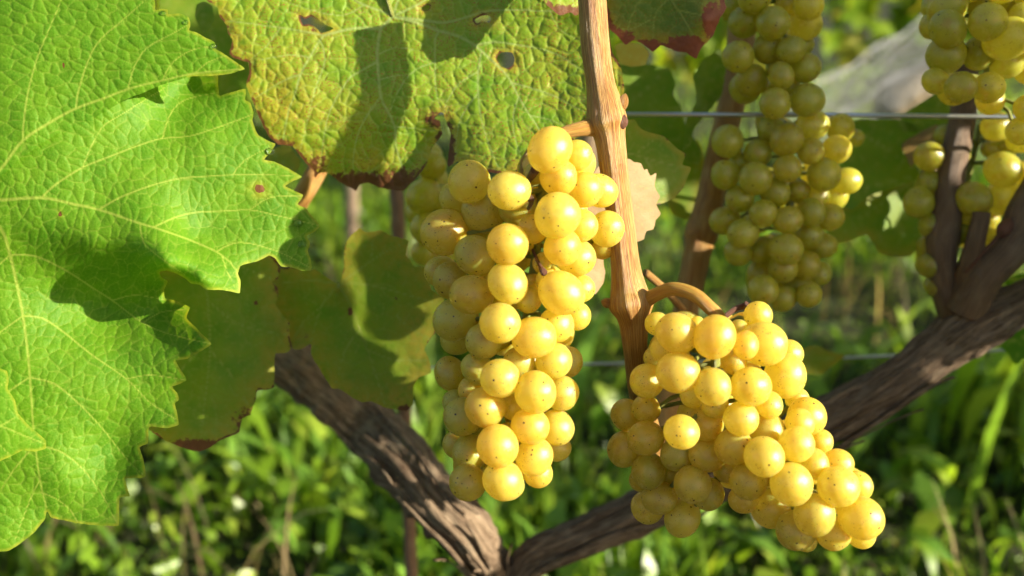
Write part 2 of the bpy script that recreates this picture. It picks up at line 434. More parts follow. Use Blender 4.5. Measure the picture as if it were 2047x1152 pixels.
# ------------------------------------------------------------------ leaf builder
def build_leaf(name, label, patches, veins, mat, step=3.0, cellsize=24, amp=1.2, holes=(), blobs=(), group=None,
               margin_brown=0.0, margin_yellow=0.0, seam=None, petiole=None, base_px=None, wob=0.0, jag=0.0, petmat=None, cat='leaf', aniso=(1.3, 0.77)):
    """patches: list of (outline px, control points (px,py,depth)); veins: list of (polyline px, width px)"""
    VA = []; VB = []; VW = []; cls = []
    for pl, wd in veins:
        q = catmull(pl, step=14)
        n = len(q)
        for i in range(n - 1):
            VA.append(q[i]); VB.append(q[i + 1]); VW.append(wd * (1 - 0.65 * i / max(1, n - 1))); cls.append(wd)
    VA = np.array(VA); VB = np.array(VB); VW = np.array(VW)
    # tertiary network: uneven cells, longer across the side veins
    allp = np.vstack([np.asarray(p[0], float) for p in patches])
    lo = allp.min(0) - 40; hi = allp.max(0) + 40
    nx = int((hi[0] - lo[0]) / cellsize) + 2; ny = int((hi[1] - lo[1]) / cellsize) + 2
    gx, gy = np.meshgrid(np.arange(nx), np.arange(ny), indexing='ij')
    sx = lo[0] + (gx + 0.5 + (rng.random((nx, ny)) - 0.5) * 0.95) * cellsize
    sy = lo[1] + (gy + 0.5 + (rng.random((nx, ny)) - 0.5) * 0.95) * cellsize
    S = np.stack([sx, sy], -1)
    _, vi = seg_dist(S.reshape(-1, 2), VA, VB)
    d = VB[vi] - VA[vi]; ang = np.arctan2(d[:, 1], d[:, 0]).reshape(nx, ny)
    crand = rng.random((nx, ny))
    def cells(P):
        ix = np.clip(((P[:, 0] - lo[0]) / cellsize).astype(int), 0, nx - 1)
        iy = np.clip(((P[:, 1] - lo[1]) / cellsize).astype(int), 0, ny - 1)
        f1 = np.full(len(P), 1e9); f2 = np.full(len(P), 1e9); cr = np.zeros(len(P))
        for a in range(-2, 3):
            for b in range(-2, 3):
                jx = np.clip(ix + a, 0, nx - 1); jy = np.clip(iy + b, 0, ny - 1)
                dx = P[:, 0] - S[jx, jy, 0]; dy = P[:, 1] - S[jx, jy, 1]
                an = ang[jx, jy]; ca, sa = np.cos(an), np.sin(an)
                u = dx * ca + dy * sa; v = -dx * sa + dy * ca
                dd = np.sqrt((u * aniso[0]) ** 2 + (v * aniso[1]) ** 2)
                m = dd < f1
                f2 = np.where(m, f1, np.minimum(f2, dd)); cr = np.where(m, crand[jx, jy], cr); f1 = np.where(m, dd, f1)
        return (f2 - f1) * 0.5, cr
    qs = cellsize * 0.36
    qnx = int((hi[0] - lo[0]) / qs) + 2; qny = int((hi[1] - lo[1]) / qs) + 2
    qx, qy = np.meshgrid(np.arange(qnx), np.arange(qny), indexing='ij')
    Q = np.stack([lo[0] + (qx + 0.5 + (rng.random((qnx, qny)) - 0.5) * 0.9) * qs, lo[1] + (qy + 0.5 + (rng.random((qnx, qny)) - 0.5) * 0.9) * qs], -1)
    def quat(P):
        if step > 4: return np.full(len(P), 3.0)
        ix = np.clip(((P[:, 0] - lo[0]) / qs).astype(int), 1, qnx - 2); iy = np.clip(((P[:, 1] - lo[1]) / qs).astype(int), 1, qny - 2)
        f1 = np.full(len(P), 1e9); f2 = np.full(len(P), 1e9)
        for a in (-1, 0, 1):
            for b in (-1, 0, 1):
                dd = np.hypot(P[:, 0] - Q[ix + a, iy + b, 0], P[:, 1] - Q[ix + a, iy + b, 1])
                f2 = np.where(dd < f1, f1, np.minimum(f2, dd)); f1 = np.minimum(f1, dd)
        return (f2 - f1) * 0.5
    Vs = []; Fs = []; A = {k: [] for k in ('lc', 'vein', 'cell', 'brown', 'yellow')}; off = 0
    for outline, ctrl in patches:
        ol = catmull(outline, True, step=max(step, 2.5), sharp=0.6)
        if jag > 0:
            nrm = np.roll(ol, -1, 0) - np.roll(ol, 1, 0)
            nrm = np.stack([nrm[:, 1], -nrm[:, 0]], 1); nrm /= np.linalg.norm(nrm, axis=1)[:, None] + 1e-9
            q = np.c_[ol / 9.0, np.zeros(len(ol))]
            ol = ol + nrm * ((fbm(q, 5, 2) - 0.5) * 2 * jag)[:, None]
        l0 = ol.min(0); h0 = ol.max(0)
        def hexg(s, bx0, by0, bx1, by1):
            ys = np.arange(by0, by1, s * 0.866); out = []
            for k, y in enumerate(ys):
                xs = np.arange(bx0 + (k % 2) * s / 2, bx1, s); out.append(np.stack([xs, np.full(len(xs), y)], 1))
            return np.vstack(out) if out else np.zeros((0, 2))
        fine = hexg(step, max(l0[0], -25), max(l0[1], -25), min(h0[0], 2070), min(h0[1], 1177))
        coarse = hexg(max(step * 4, 12), l0[0], l0[1], h0[0], h0[1])
        out_ = (coarse[:, 0] < -30) | (coarse[:, 0] > 2075) | (coarse[:, 1] < -30) | (coarse[:, 1] > 1182)
        G = np.vstack([fine, coarse[out_]])
        G = G + (rng.random(G.shape) - 0.5) * step * 0.15
        G = G[in_poly(G, ol)]
        ed = seg_dist_fast(G, ol, 4.0)
        keep = ed > step * 0.55
        hls = []
        for h in holes:
            hp = catmull(h, True, step=3.0, sharp=0.4)
            if not in_poly(hp[:1], ol)[0]: continue
            hls.append(hp)
            keep &= ~in_poly(G, hp)
            keep &= seg_dist(G, hp, np.roll(hp, -1, 0))[0] > step * 0.5
        G = G[keep]
        pts = [ol] + hls; edges = []; o2 = 0
        for p in pts:
            n = len(p); edges += [(o2 + i, o2 + (i + 1) % n) for i in range(n)]; o2 += n
        allv = np.vstack(pts + [G])
        r = delaunay_2d_cdt([Vector(p) for p in allv], edges, [], 0, 1e-6)
        V2 = np.array([(v.x, v.y) for v in r[0]]); T = np.array([f for f in r[2] if len(f) == 3], int)
        cen = V2[T].mean(1)
        ok = in_poly(cen, ol)
        for hp in hls: ok &= ~in_poly(cen, hp)
        T = T[ok]
        used = np.unique(T); remap = np.full(len(V2), -1); remap[used] = np.arange(len(used))
        V2 = V2[used]; T = remap[T]
        # height
        wn_, wi = seg_dist(V2, VA, VB, 1.0 / np.maximum(VW, 1.2))
        wv = wn_ * np.maximum(VW, 1.2)[wi]
        ce, cr = cells(V2)
        rim = ol
        if seam is not None:
            sm = np.asarray(seam, float)
            rim = ol[seg_dist(ol, sm[:-1], sm[1:])[0] > 26]
        ed = seg_dist_fast(V2, rim)
        for hp in hls: ed = np.minimum(ed, seg_dist(V2, hp, np.roll(hp, -1, 0))[0] * 1.6)
        edge = np.minimum(ce, wv * 0.8)
        e4 = quat(V2)
        puff = 0.55 * (1 - np.exp(-edge / (cellsize * 0.055))) + 0.55 * np.sqrt(np.clip(edge / (cellsize * 0.42), 0, 1)) + 0.22 * (1 - np.exp(-e4 / 1.1))
        grow = np.clip(ed / 14.0, 0.15, 1)
        q3 = np.c_[V2 / 60.0, np.full(len(V2), off % 97)]
        h = amp * puff * grow + (fbm(q3 * 1.0, 3, 2) - 0.5) * wob + (fbm(q3 * 5, 9, 2) - 0.5) * amp * 0.9
        veinmask = np.clip(1.3 - wn_ * 1.7, 0, 1)
        ter = np.maximum(np.clip(1.1 - ce / (cellsize * 0.05), 0, 1) * 0.40, np.clip(1 - e4 / 1.0, 0, 1) * 0.16)
        veinm = np.maximum(veinmask, ter)
        h = h + veinmask * amp * 0.35
        depth = tps(ctrl, V2) - h * 0.4 / F
        Vs.append(W(V2[:, 0], V2[:, 1], depth)); Fs.append(T[:, ::-1] + off); off += len(V2)
        br = np.zeros(len(V2)); ye = np.zeros(len(V2))
        if margin_brown > 0: br = np.maximum(br, np.clip(1 - ed / margin_brown, 0, 1) * np.clip(fbm(np.c_[V2 / 38.0, np.full(len(V2), 3.3)], 15, 3) * 3.2 - 1.0, 0.15, 1))
        if margin_yellow > 0: ye = np.maximum(ye, np.clip(1 - ed / margin_yellow, 0, 1))
        for (bx, by, rx, ry, kb, ky) in blobs:
            g = np.exp(-(((V2[:, 0] - bx) / rx) ** 2 + ((V2[:, 1] - by) / ry) ** 2))
            br = np.maximum(br, g * kb); ye = np.maximum(ye, g * ky)
        A['lc'].append(np.c_[V2 / 100.0, np.zeros(len(V2))]); A['vein'].append(veinm); A['cell'].append(cr); A['brown'].append(br); A['yellow'].append(ye)
    if base_px is None: base_px = (*veins[0][0][0], tps(patches[0][1], np.array([veins[0][0][0]], float))[0])
    root = empty(name, W(*base_px))
    tag(root, label, cat, group)
    def mk(pname, V, T, sl):
        me = mesh_np(pname, V, T, mat)
        for k in ('vein', 'cell', 'brown', 'yellow'): attr_f(me, k, np.concatenate([A[k][i] for i in sl]))
        attr_v(me, 'lc', np.vstack([A['lc'][i] for i in sl]))
        return link(bpy.data.objects.new(pname, me), root)
    mk('blade', np.vstack(Vs), np.vstack(Fs), range(len(patches)))
    # the main ribs stand proud on the underside: slender tapering cords, one part each
    for pl, wd in veins:
        if wd < 4.5: continue
        q = catmull(pl, step=16)
        ok_in = np.zeros(len(q), bool); dep = np.full(len(q), 9.0)
        for outline, ctrl in patches:
            m = in_poly(q, np.asarray(outline, float)); z = tps(ctrl, q)
            dep = np.where(m & ~ok_in, z, dep); ok_in |= m
        if ok_in.sum() < 4: continue
        q = q[ok_in]; dep = dep[ok_in]
        rr = wd * 0.30 * (1 - 0.75 * np.linspace(0, 1, len(q)))
        tube('vein', np.c_[q, dep + 0.0009, rr], petmat or M_STEM, root, seg=6)
    if petiole is not None:
        tube('petiole', catmull(petiole, step=14), petmat or M_STEM, root, seg=10)
    return root

# ------------------------------------------------------------------ tubes
def tube_arrays(P, rad, seg=24, ridge=0.0, rough=0.0, freq=1.0, seed=0, caps=True, knob=0.0):
    P = np.asarray(P, float); n = len(P)
    T = np.gradient(P, axis=0); T /= np.linalg.norm(T, axis=1)[:, None] + 1e-12
    up = np.array([0, 1.0, 0.1]); 
    if abs(T[0] @ up) > 0.9: up = np.array([1.0, 0, 0.2])
    N = np.zeros_like(P); N[0] = up - (up @ T[0]) * T[0]; N[0] /= np.linalg.norm(N[0])
    for i in range(1, n):
        v = N[i - 1] - (N[i - 1] @ T[i]) * T[i]; N[i] = v / (np.linalg.norm(v) + 1e-12)
    B = np.cross(T, N)
    s = np.concatenate([[0], np.cumsum(np.linalg.norm(np.diff(P, axis=0), axis=1))])
    th = np.linspace(0, 2 * np.pi, seg, endpoint=False)
    cs, sn = np.cos(th), np.sin(th)
    tc = np.stack([np.broadcast_to(cs, (n, seg)), np.broadcast_to(sn, (n, seg)), np.broadcast_to((s * 100)[:, None], (n, seg))], -1).reshape(-1, 3)
    rr = np.ones((n, seg)) * np.asarray(rad)[:, None]
    mod = np.zeros(n * seg)
    if ridge > 0:
        mod += (fbm(tc * np.array([4.5, 4.5, 0.22]) * freq, seed, 3) - 0.5) * 2 * ridge
    if rough > 0:
        mod += (fbm(tc * np.array([1.6, 1.6, 0.7]) * freq, seed + 9, 3) - 0.5) * 2 * rough
    if knob > 0:
        mod += np.clip(fbm(tc * np.array([2.2, 2.2, 1.3]), seed + 21, 2) - 0.55, 0, 1) * 3 * knob
    rr = rr * (1 + mod.reshape(n, seg))
    V = P[:, None] + rr[..., None] * (cs[None, :, None] * N[:, None] + sn[None, :, None] * B[:, None])
    V = V.reshape(-1, 3)
    i = np.arange(n - 1)[:, None] * seg; j = np.arange(seg)[None]; j2 = (j + 1) % seg
    Fc = np.stack([i + j, i + j2, i + seg + j2, i + seg + j], -1).reshape(-1, 4)
    if caps:
        V = np.vstack([V, P[:1], P[-1:]]); tc = np.vstack([tc, [[0, 0, 0]], [[0, 0, s[-1] * 100]]])
        a, b = n * seg, n * seg + 1
        jj = np.arange(seg); k2 = (jj + 1) % seg
        Fc = np.vstack([Fc, np.stack([k2, jj, np.full(seg, a), np.full(seg, a)], 1), np.stack([(n - 1) * seg + jj, (n - 1) * seg + k2, np.full(seg, b), np.full(seg, b)], 1)])
    return V, Fc, tc

def quads_to_mesh(name, V, Fc, tc, mat):
    Fc = np.asarray(Fc)
    deg = Fc[:, 2] == Fc[:, 3]
    q = Fc[~deg]; t3 = Fc[deg][:, :3]
    T = np.vstack([q[:, [0, 1, 2]], q[:, [0, 2, 3]], t3])
    me = mesh_np(name, V, T, mat)
    attr_v(me, 'tc', tc)
    return me

def tube(name, pts, mat, parent=None, seg=24, ridge=0.0, rough=0.0, freq=1.0, seed=0, knob=0.0, world=False):
    """pts rows: px, py, depth, radius in px at that depth (or world x,y,z,r)"""
    pts = np.asarray(pts, float)
    if world: P = pts[:, :3]; rad = pts[:, 3]
    else:
        P = W(pts[:, 0], pts[:, 1], pts[:, 2]); rad = pts[:, 3] * pts[:, 2] / F
    V, Fc, tc = tube_arrays(P, rad, seg, ridge, rough, freq, seed, knob=knob)
    o = bpy.data.objects.new(name, quads_to_mesh(name, V, Fc, tc, mat))
    return link(o, parent)

# ------------------------------------------------------------------ ground
def ground_material():
    t = NT('soil_and_turf')
    tc = t.n('TexCoord').outputs['Object']
    a = t.noise(tc, 3.0, 5, 0.6); b = t.noise(tc, 60.0, 4, 0.6)
    base = t.mix(t.ramp(a, 0.35, 0.65), (0.022, 0.026, 0.010), (0.04, 0.05, 0.015))
    base = t.mix(t.ramp(b, 0.55, 0.75), base, (0.06, 0.045, 0.026))
    return t.done(t.principled(base, 0.9, 0.2, t.bump(b, 0.02, 1.0)))
gx = np.concatenate([np.linspace(-120, -8, 12), np.linspace(-7, 7, 57), np.linspace(8, 120, 12)])
gy = np.concatenate([np.linspace(-60, -3, 8), np.linspace(-2, 9, 45), np.linspace(10, 200, 14)])
GX, GY = np.meshgrid(gx, gy, indexing='ij')
GP = np.c_[GX.ravel(), GY.ravel(), np.zeros(GX.size)]
near = np.clip(1 - np.abs(GP[:, 1] - 3) / 9, 0, 1)
def ground_z(P):
    return (fbm(np.c_[P[:, 0] * 1.3, P[:, 1] * 1.3, np.zeros(len(P))], 4, 2) - 0.5) * 0.07
GP[:, 2] = ground_z(GP) * near
nX, nY = len(gx), len(gy)
ii = (np.arange(nX - 1)[:, None] * nY + np.arange(nY - 1)[None]).ravel()
me = mesh_np('ground', GP, np.stack([ii, ii + nY, ii + nY + 1, ii + 1], 1), ground_material())
tag(link(bpy.data.objects.new('ground', me)), kind='structure')

# grass and weeds: one mass that nobody could count
def grass_material():
    t = NT('grass_blades')
    c = t.attr('tint', 'Color')
    d = t.principled(c, 0.34, 0.35)
    tl = t.n('BsdfTranslucent'); t.l(t.mix(1.0, c, (1.9, 1.7, 0.9), 'MULTIPLY'), tl.inputs[0])
    mx = t.n('MixShader'); mx.inputs[0].default_value = 0.42
    t.l(d, mx.inputs[1]); t.l(tl.outputs[0], mx.inputs[2])
    return t.done(mx.outputs[0])
M_GRASS = grass_material()

def blades(n, y0, y1, xw, hmin, hmax, wmin, wmax, seed, lean=0.5, pal=None, prof='blade', nseg=5):
    r = np.random.default_rng(seed)
    y = y0 + (y1 - y0) * r.random(n) ** 1.15
    x = (r.random(n) - 0.5) * 2 * (xw[0] + (xw[1] - xw[0]) * (y - y0) / (y1 - y0))
    z = ground_z(np.c_[x, y, np.zeros(n)]) - 0.003
    clump = fbm(np.c_[x * 3.0, y * 3.0, np.full(n, seed)], 2, 2)
    h = (hmin + (hmax - hmin) * r.random(n)) * np.clip((clump - 0.36) * 4.2, 0.06, 1.35)
    wd = wmin + (wmax - wmin) * r.random(n)
    az = r.random(n) * 6.283; le = lean * (0.25 + 0.9 * r.random(n))
    roll = r.random(n) * 6.283
    t = np.linspace(0, 1, nseg)
    if prof == 'blade': pr = np.array([0.75, 1.0, 0.9, 0.6, 0.05]) if nseg == 5 else np.interp(t, [0, .3, 1], [.8, 1, .05])
    else: pr = np.interp(t, [0, 0.35, 0.6, 0.8, 1], [0.08, 0.25, 1.0, 0.95, 0.1])
    bend = le[:, None] * t[None] ** 1.6
    fx = np.sin(bend) ; fz = np.cos(bend)
    stepl = h[:, None] / (nseg - 1)
    dx = np.cumsum(np.concatenate([np.zeros((n, 1)), fx[:, 1:] * stepl], 1), 1)
    dz = np.cumsum(np.concatenate([np.zeros((n, 1)), fz[:, 1:] * stepl], 1), 1)
    cx = x[:, None] + dx * np.cos(az)[:, None]; cy = y[:, None] + dx * np.sin(az)[:, None]; cz = z[:, None] + dz
    sx_, sy_ = -np.sin(az + 0.5 * np.sin(roll)), np.cos(az + 0.5 * np.sin(roll))
    hw = wd[:, None] * pr[None] * 0.5
    Lp = np.stack([cx + sx_[:, None] * hw, cy + sy_[:, None] * hw, cz + hw * 0.4], -1)
    Rp = np.stack([cx - sx_[:, None] * hw, cy - sy_[:, None] * hw, cz + hw * 0.4], -1)
    V = np.stack([Lp, Rp], 2).reshape(-1, 3)
    b = (np.arange(n) * nseg * 2)[:, None] + (np.arange(nseg - 1) * 2)[None]
    b = b.ravel()
    Fq = np.stack([b, b + 1, b + 3, b + 2], 1)
    pal = np.array(pal); ci = r.integers(0, len(pal), n)
    c = pal[ci] * (0.7 + 0.6 * r.random((n, 1)))
    C = np.repeat(c, nseg * 2, 0)
    return V, Fq, C
GREEN = [(0.15, 0.26, 0.018), (0.19, 0.31, 0.024), (0.24, 0.33, 0.035), (0.07, 0.15, 0.012), (0.13, 0.25, 0.03)]
STRAW = [(0.30, 0.24, 0.11), (0.36, 0.30, 0.16), (0.22, 0.16, 0.08)]
sets = [blades(6000, 0.72, 2.6, (0.7, 1.7), 0.04, 0.12, 0.002, 0.006, 1, 1.4, GREEN),
        blades(9000, 2.5, 7.5, (1.6, 4.2), 0.05, 0.15, 0.004, 0.010, 2, 1.2, GREEN),
        blades(11000, 0.72, 2.8, (0.7, 1.8), 0.03, 0.11, 0.008, 0.022, 3, 1.5, GREEN, 'leaf'),
        blades(6000, 2.6, 7.0, (1.6, 4.0), 0.04, 0.13, 0.012, 0.030, 4, 1.4, GREEN, 'leaf'),
        blades(150, 0.72, 1.5, (0.7, 1.1), 0.10, 0.22, 0.012, 0.028, 6, 1.5, GREEN, 'blade'),
        blades(700, 0.72, 1.7, (0.7, 1.2), 0.07, 0.17, 0.022, 0.045, 7, 1.7, GREEN, 'leaf'),
        blades(900, 0.75, 3.0, (0.7, 1.9), 0.06, 0.22, 0.002, 0.005, 5, 1.6, STRAW)]
Vl, Fl, Cl = [], [], []; o = 0
for V, Fq, C in sets:
    Vl.append(V); Fl.append(Fq + o); Cl.append(C); o += len(V)
me = mesh_np('grass', np.vstack(Vl), np.vstack(Fl), M_GRASS)
ca = me.color_attributes.new('tint', 'FLOAT_COLOR', 'POINT')
CC = np.vstack(Cl); ca.data.foreach_set('color', np.c_[CC, np.ones(len(CC))].astype(np.float32).ravel())
tag(link(bpy.data.objects.new('grass', me)), 'lush green grass and low weeds behind and below the vine', 'grass', kind='stuff')

# ------------------------------------------------------------------ the vine's wood
vine_base = W(1005, 1230, 0.60)
grapevine = empty('grapevine', (vine_base[0], vine_base[1], 0.0))
tag(grapevine, 'gnarled old grapevine with two forked arms and tan upright canes', 'grapevine')
def world_path(pxpts):
    a = np.asarray(pxpts, float); P = W(a[:, 0], a[:, 1], a[:, 2]); return np.c_[P, a[:, 3] * a[:, 2] / F]
# trunk from the soil up to the fork
tp = np.array([[vine_base[0] + 0.01, vine_base[1] + 0.02, -0.03, 0.030], [vine_base[0] - 0.006, vine_base[1] + 0.01, 0.10, 0.026],
               [vine_base[0] + 0.006, vine_base[1], 0.22, 0.024], [vine_base[0], vine_base[1], vine_base[2] - 0.03, 0.024], [vine_base[0], vine_base[1], vine_base[2] + 0.005, 0.020]])
tube('trunk', catmull(tp, step=0.006), M_BARK, grapevine, seg=40, ridge=0.16, rough=0.12, seed=3, world=True)
armL = [(1010, 1235, .60, 40), (975, 1135, .59, 40), (930, 1060, .565, 50), (880, 1010, .565, 50), (815, 935, .585, 52), (745, 860, .615, 56), (680, 800, .62, 54), (610, 745, .625, 52), (545, 700, .63, 50), (440, 640, .635, 46), (300, 600, .64, 42)]
tube('arm', catmull(armL, step=4), M_BARK, grapevine, seg=72, ridge=0.24, rough=0.16, seed=5, knob=0.22)
armR = [(1000, 1225, .60, 36), (1060, 1120, .585, 36), (1150, 1080, .575, 38), (1280, 1020, .57, 42), (1430, 950, .565, 44), (1560, 890, .56, 45), (1680, 830, .555, 45), (1790, 765, .55, 44), (1880, 700, .545, 46), (1950, 650, .54, 54), (2030, 610, .54, 40), (2140, 560, .545, 34)]
tube('arm', catmull(armR, step=4), M_BARK, grapevine, seg=72, ridge=0.24, rough=0.12, seed=8, knob=0.12)
# peeling bark strips on the arms
def strip(path, k0, k1, ang, lift, wpx, seed):
    q = catmull(path, step=10)[k0:k1]
    n = len(q)
    P = W(q[:, 0], q[:, 1], q[:, 2]); rad = q[:, 3] * q[:, 2] / F
    T = np.gradient(P, axis=0); T /= np.linalg.norm(T, axis=1)[:, None]
    ref = np.array([0, -1.0, 0.2]); N = ref - (T @ ref)[:, None] * T; N /= np.linalg.norm(N, axis=1)[:, None]; B = np.cross(T, N)
    t = np.linspace(0, 1, n)
    lf = rad * (1.24 + lift * np.abs(2 * t - 1) ** 3) 
    r_ = np.random.default_rng(seed); w0 = wpx * 0.55 / F
    rows = []
    for s_ in (-1, 0, 1):
        a = ang + s_ * w0 / rad * (0.3 + 0.7 * np.sin(np.pi * np.clip(t, .06, .94))) + 0.12 * np.sin(6 * t + seed)
        rows.append(P + (lf * (1 + 0.03 * (s_ == 0)))[:, None] * (np.cos(a)[:, None] * N + np.sin(a)[:, None] * B))
    V = np.stack(rows, 1).reshape(-1, 3)
    V2 = V + np.repeat(N, 3, 0) * -0.0008
    nn = len(V); Fq = []
    for i in range(n - 1):
        for j in (0, 1):
            a = i * 3 + j; Fq += [(a, a + 1, a + 4, a + 3), (nn + a, nn + a + 3, nn + a + 4, nn + a + 1)]
        Fq += [(i * 3, i * 3 + 3, nn + i * 3 + 3, nn + i * 3), (i * 3 + 2, nn + i * 3 + 2, nn + i * 3 + 5, i * 3 + 5)]
    tcv = np.c_[np.tile([[0.3 + seed, 0.6], [0.45 + seed, 0.6], [0.6 + seed, 0.6]], (n, 1)), np.repeat(t * 12, 3)]
    me = mesh_np('bark_strip', np.vstack([V, V2]), np.array(Fq), M_BARK)
    attr_v(me, 'tc', np.vstack([tcv, tcv]))
    link(bpy.data.objects.new('bark_strip', me), grapevine)
for k, (a, b, an, lf, wp) in enumerate([(2, 22, .5, .35, 10), (4, 30, -.5, .25, 8), (1, 16, 1.0, .5, 9), (14, 40, .1, .2, 9), (20, 46, .9, .3, 7), (5, 18, 0.0, .6, 7), (8, 20, -.9, .5, 8), (30, 52, -.4, .25, 8)]):
    strip(armL, a, b, an, lf, wp, k)
for k, (a, b, an, lf, wp) in enumerate([(10, 40, .3, .25, 8), (30, 62, -.3, .25, 7), (44, 80, .8, .3, 8), (60, 92, 1.1, .4, 7), (52, 84, 0.2, .3, 8), (70, 100, .6, .3, 7)]):
    strip(armR, a, b, an, lf, wp, 20 + k)

# the tan cane in front, with its two nodes
cane_pts = [(1172, -120, .402, 26), (1183, -10, .402, 28), (1190, 90, .402, 28.5), (1200, 165, .402, 29), (1209, 215, .402, 37), (1214, 248, .402, 41), (1219, 275, .402, 31), (1230, 360, .402, 27.5), (1241, 450, .403, 27.5), (1250, 530, .404, 29), (1257, 580, .405, 37), (1262, 610, .405, 45), (1266, 640, .406, 31), (1270, 700, .41, 24), (1280, 790, .43, 22), (1310, 900, .48, 22), (1340, 985, .55, 26)]
cane = tube('cane', catmull(cane_pts, step=4), M_CANE, grapevine, seg=72, ridge=0.045, rough=0.03, seed=12)
def wart(name, px, py, dep, rx, ry, parent, mat, seed, tilt=0.0, pts=14):
    """a bud, scar or stub: lumpy tapering body"""
    t = np.linspace(0, 1, pts)
    prof = np.sin(np.pi * np.clip(t * 0.9 + 0.1, 0, 1)) ** 0.75
    xs = px + np.sin(tilt) * (t - 0.5) * 2 * ry; ys = py - np.cos(tilt) * (t - 0.5) * 2 * ry
    return tube(name, np.c_[xs, ys, np.full(pts, dep), rx * prof + 0.5], mat, parent, seg=16, ridge=0.12, rough=0.15, seed=seed)
wart('bud', 1245, 205, .400, 11, 19, cane, M_CANE, 31, 0.3)
wart('leaf_scar', 1243, 242, .398, 12, 16, cane, M_DRY, 32, 0.1)
wart('leaf_scar', 1213, 606, .405, 10, 12, cane, M_CANE, 33, -1.2)
wart('bud', 1290, 603, .402, 13, 16, cane, M_CANE, 34, 0.9)
# other canes behind
def cane_more(pts, mat=M_CANE, seed=0, seg=32):
    return tube('cane', catmull(pts, step=6), mat, grapevine, seg=seg, ridge=0.05, rough=0.05, seed=seed)
cane_more([(1490, -60, .56, 27), (1478, 120, .56, 27), (1452, 250, .56, 27), (1432, 340, .56, 28), (1415, 420, .56, 29), (1402, 465, .56, 34), (1395, 500, .56, 28), (1375, 600, .56, 26), (1350, 720, .565, 26), (1330, 840, .57, 26), (1325, 1000, .575, 28)], seed=41)
cane_more([(1930, 120, .535, 24), (1925, 230, .535, 25), (1905, 330, .535, 27), (1893, 430, .535, 29), (1886, 475, .535, 33), (1884, 520, .535, 28), (1895, 590, .54, 30), (1925, 650, .545, 36)], M_CANE_D, seed=42)
cane_more([(2110, 330, .52, 34), (2050, 420, .52, 34), (2035, 470, .52, 36), (2012, 505, .52, 37), (1965, 555, .525, 37), (1930, 620, .535, 40)], M_CANE_D, seed=43)
tube('spur', catmull([(1962, 425, .52, 17), (1960, 440, .52, 18), (1952, 480, .52, 19), (1940, 530, .525, 22), (1925, 600, .535, 26)], step=5), M_CANE_D, grapevine, seg=28, ridge=.1, rough=.12, seed=44)
wart('leaf_scar', 2010, 455, .515, 14, 22, grapevine, M_DRY, 45, 0.5)
tube('tendril', catmull([(2005, 462, .51, 3), (1970, 500, .508, 3), (1945, 530, .512, 3), (1930, 545, .516, 2.5)], step=5), M_DRY, grapevine, seg=8)
cane_more([(655, 290, .52, 20), (632, 345, .52, 20), (600, 400, .52, 20), (560, 470, .55, 20), (500, 630, .62, 22)], seed=46)
cane_more([(1290, 545, .46, 8), (1330, 580, .47, 8), (1365, 620, .48, 8)], seed=47, seg=12)

# stakes
def stake(label, pts, mat, seed):
    q = np.asarray(pts, float)
    P = W(q[:, 0], q[:, 1], q[:, 2]); rad = q[:, 3] * q[:, 2] / F
    foot = P[-1].copy(); d = P[-1] - P[0]; k = (foot[2] + 0.05) / max(1e-6, -d[2])
    end = P[-1] + d * k
    a = np.c_[np.vstack([P, end]), np.r_[rad, rad[-1]]]
    root = empty('stake', (end[0], end[1], 0)); tag(root, label, 'stake', 'wooden stakes behind the vine')
    tube('shaft', catmull(a, step=0.02), mat, root, seg=18, ridge=.06, rough=.05, seed=seed, world=True)
stake('thin dark brown stake behind the left arm of the vine', [(785, 300, .75, 14), (795, 420, .75, 14), (812, 900, .75, 13)], M_POST, 51)
stake('thin pale stake standing in the grass left of the brown stake', [(704, 300, 2.2, 13), (704, 400, 2.2, 13), (704, 470, 2.2, 13)], M_PALE, 52)

# wires
def wire(label, pts):
    root = empty('trellis_wire', W(*pts[0][:3])); tag(root, label, 'wire', 'trellis wires')
    tube('strand', catmull(pts, step=12), M_WIRE, root, seg=10)
    return root
wire('upper steel trellis wire running behind the front cane to the right', [(700, 226, .60, 4.2), (1250, 229, .535, 4.6), (1640, 230, .515, 4.8), (2020, 234, .505, 4.8), (2400, 238, .50, 4.8)])
wire('lower thin trellis wire crossing behind both front bunches', [(500, 744, .66, 2.6), (1180, 728, .65, 2.6), (1660, 716, .64, 2.8), (2200, 690, .63, 2.8)])

# ------------------------------------------------------------------ grape bunches
def berry_mesh(name, mat, seed):
    nu, nv = 30, 18
    V = [(0, 0, 1)]
    for j in range(1, nv):
        p = math.pi * j / nv
        for i in range(nu):
            a = 2 * math.pi * i / nu
            V.append((math.sin(p) * math.cos(a), math.sin(p) * math.sin(a), math.cos(p)))
    V.append((0, 0, -1)); V = np.array(V)
    d = 1 + (fbm(V * 1.1 + 7, seed, 2) - 0.5) * 0.07
    V = V * d[:, None]
    V[V[:, 2] < -0.97, 2] += 0.015
    Fc = []
    for i in range(nu): Fc.append((0, 1 + i, 1 + (i + 1) % nu))
    for j in range(nv - 2):
        for i in range(nu):
            a = 1 + j * nu + i; b = 1 + j * nu + (i + 1) % nu
            Fc += [(a, a + nu, b + nu), (a, b + nu, b)]
    e = len(V) - 1; s0 = 1 + (nv - 2) * nu
    for i in range(nu): Fc.append((s0 + i, e, s0 + (i + 1) % nu))
    return mesh_np(name, V, np.array(Fc), mat)
BERRY = [berry_mesh('grape', M_GRAPE, s) for s in (1, 2, 3, 4)]
BERRY_BG = [berry_mesh('grape', M_GRAPE_BG, s) for s in (5, 6, 7)]

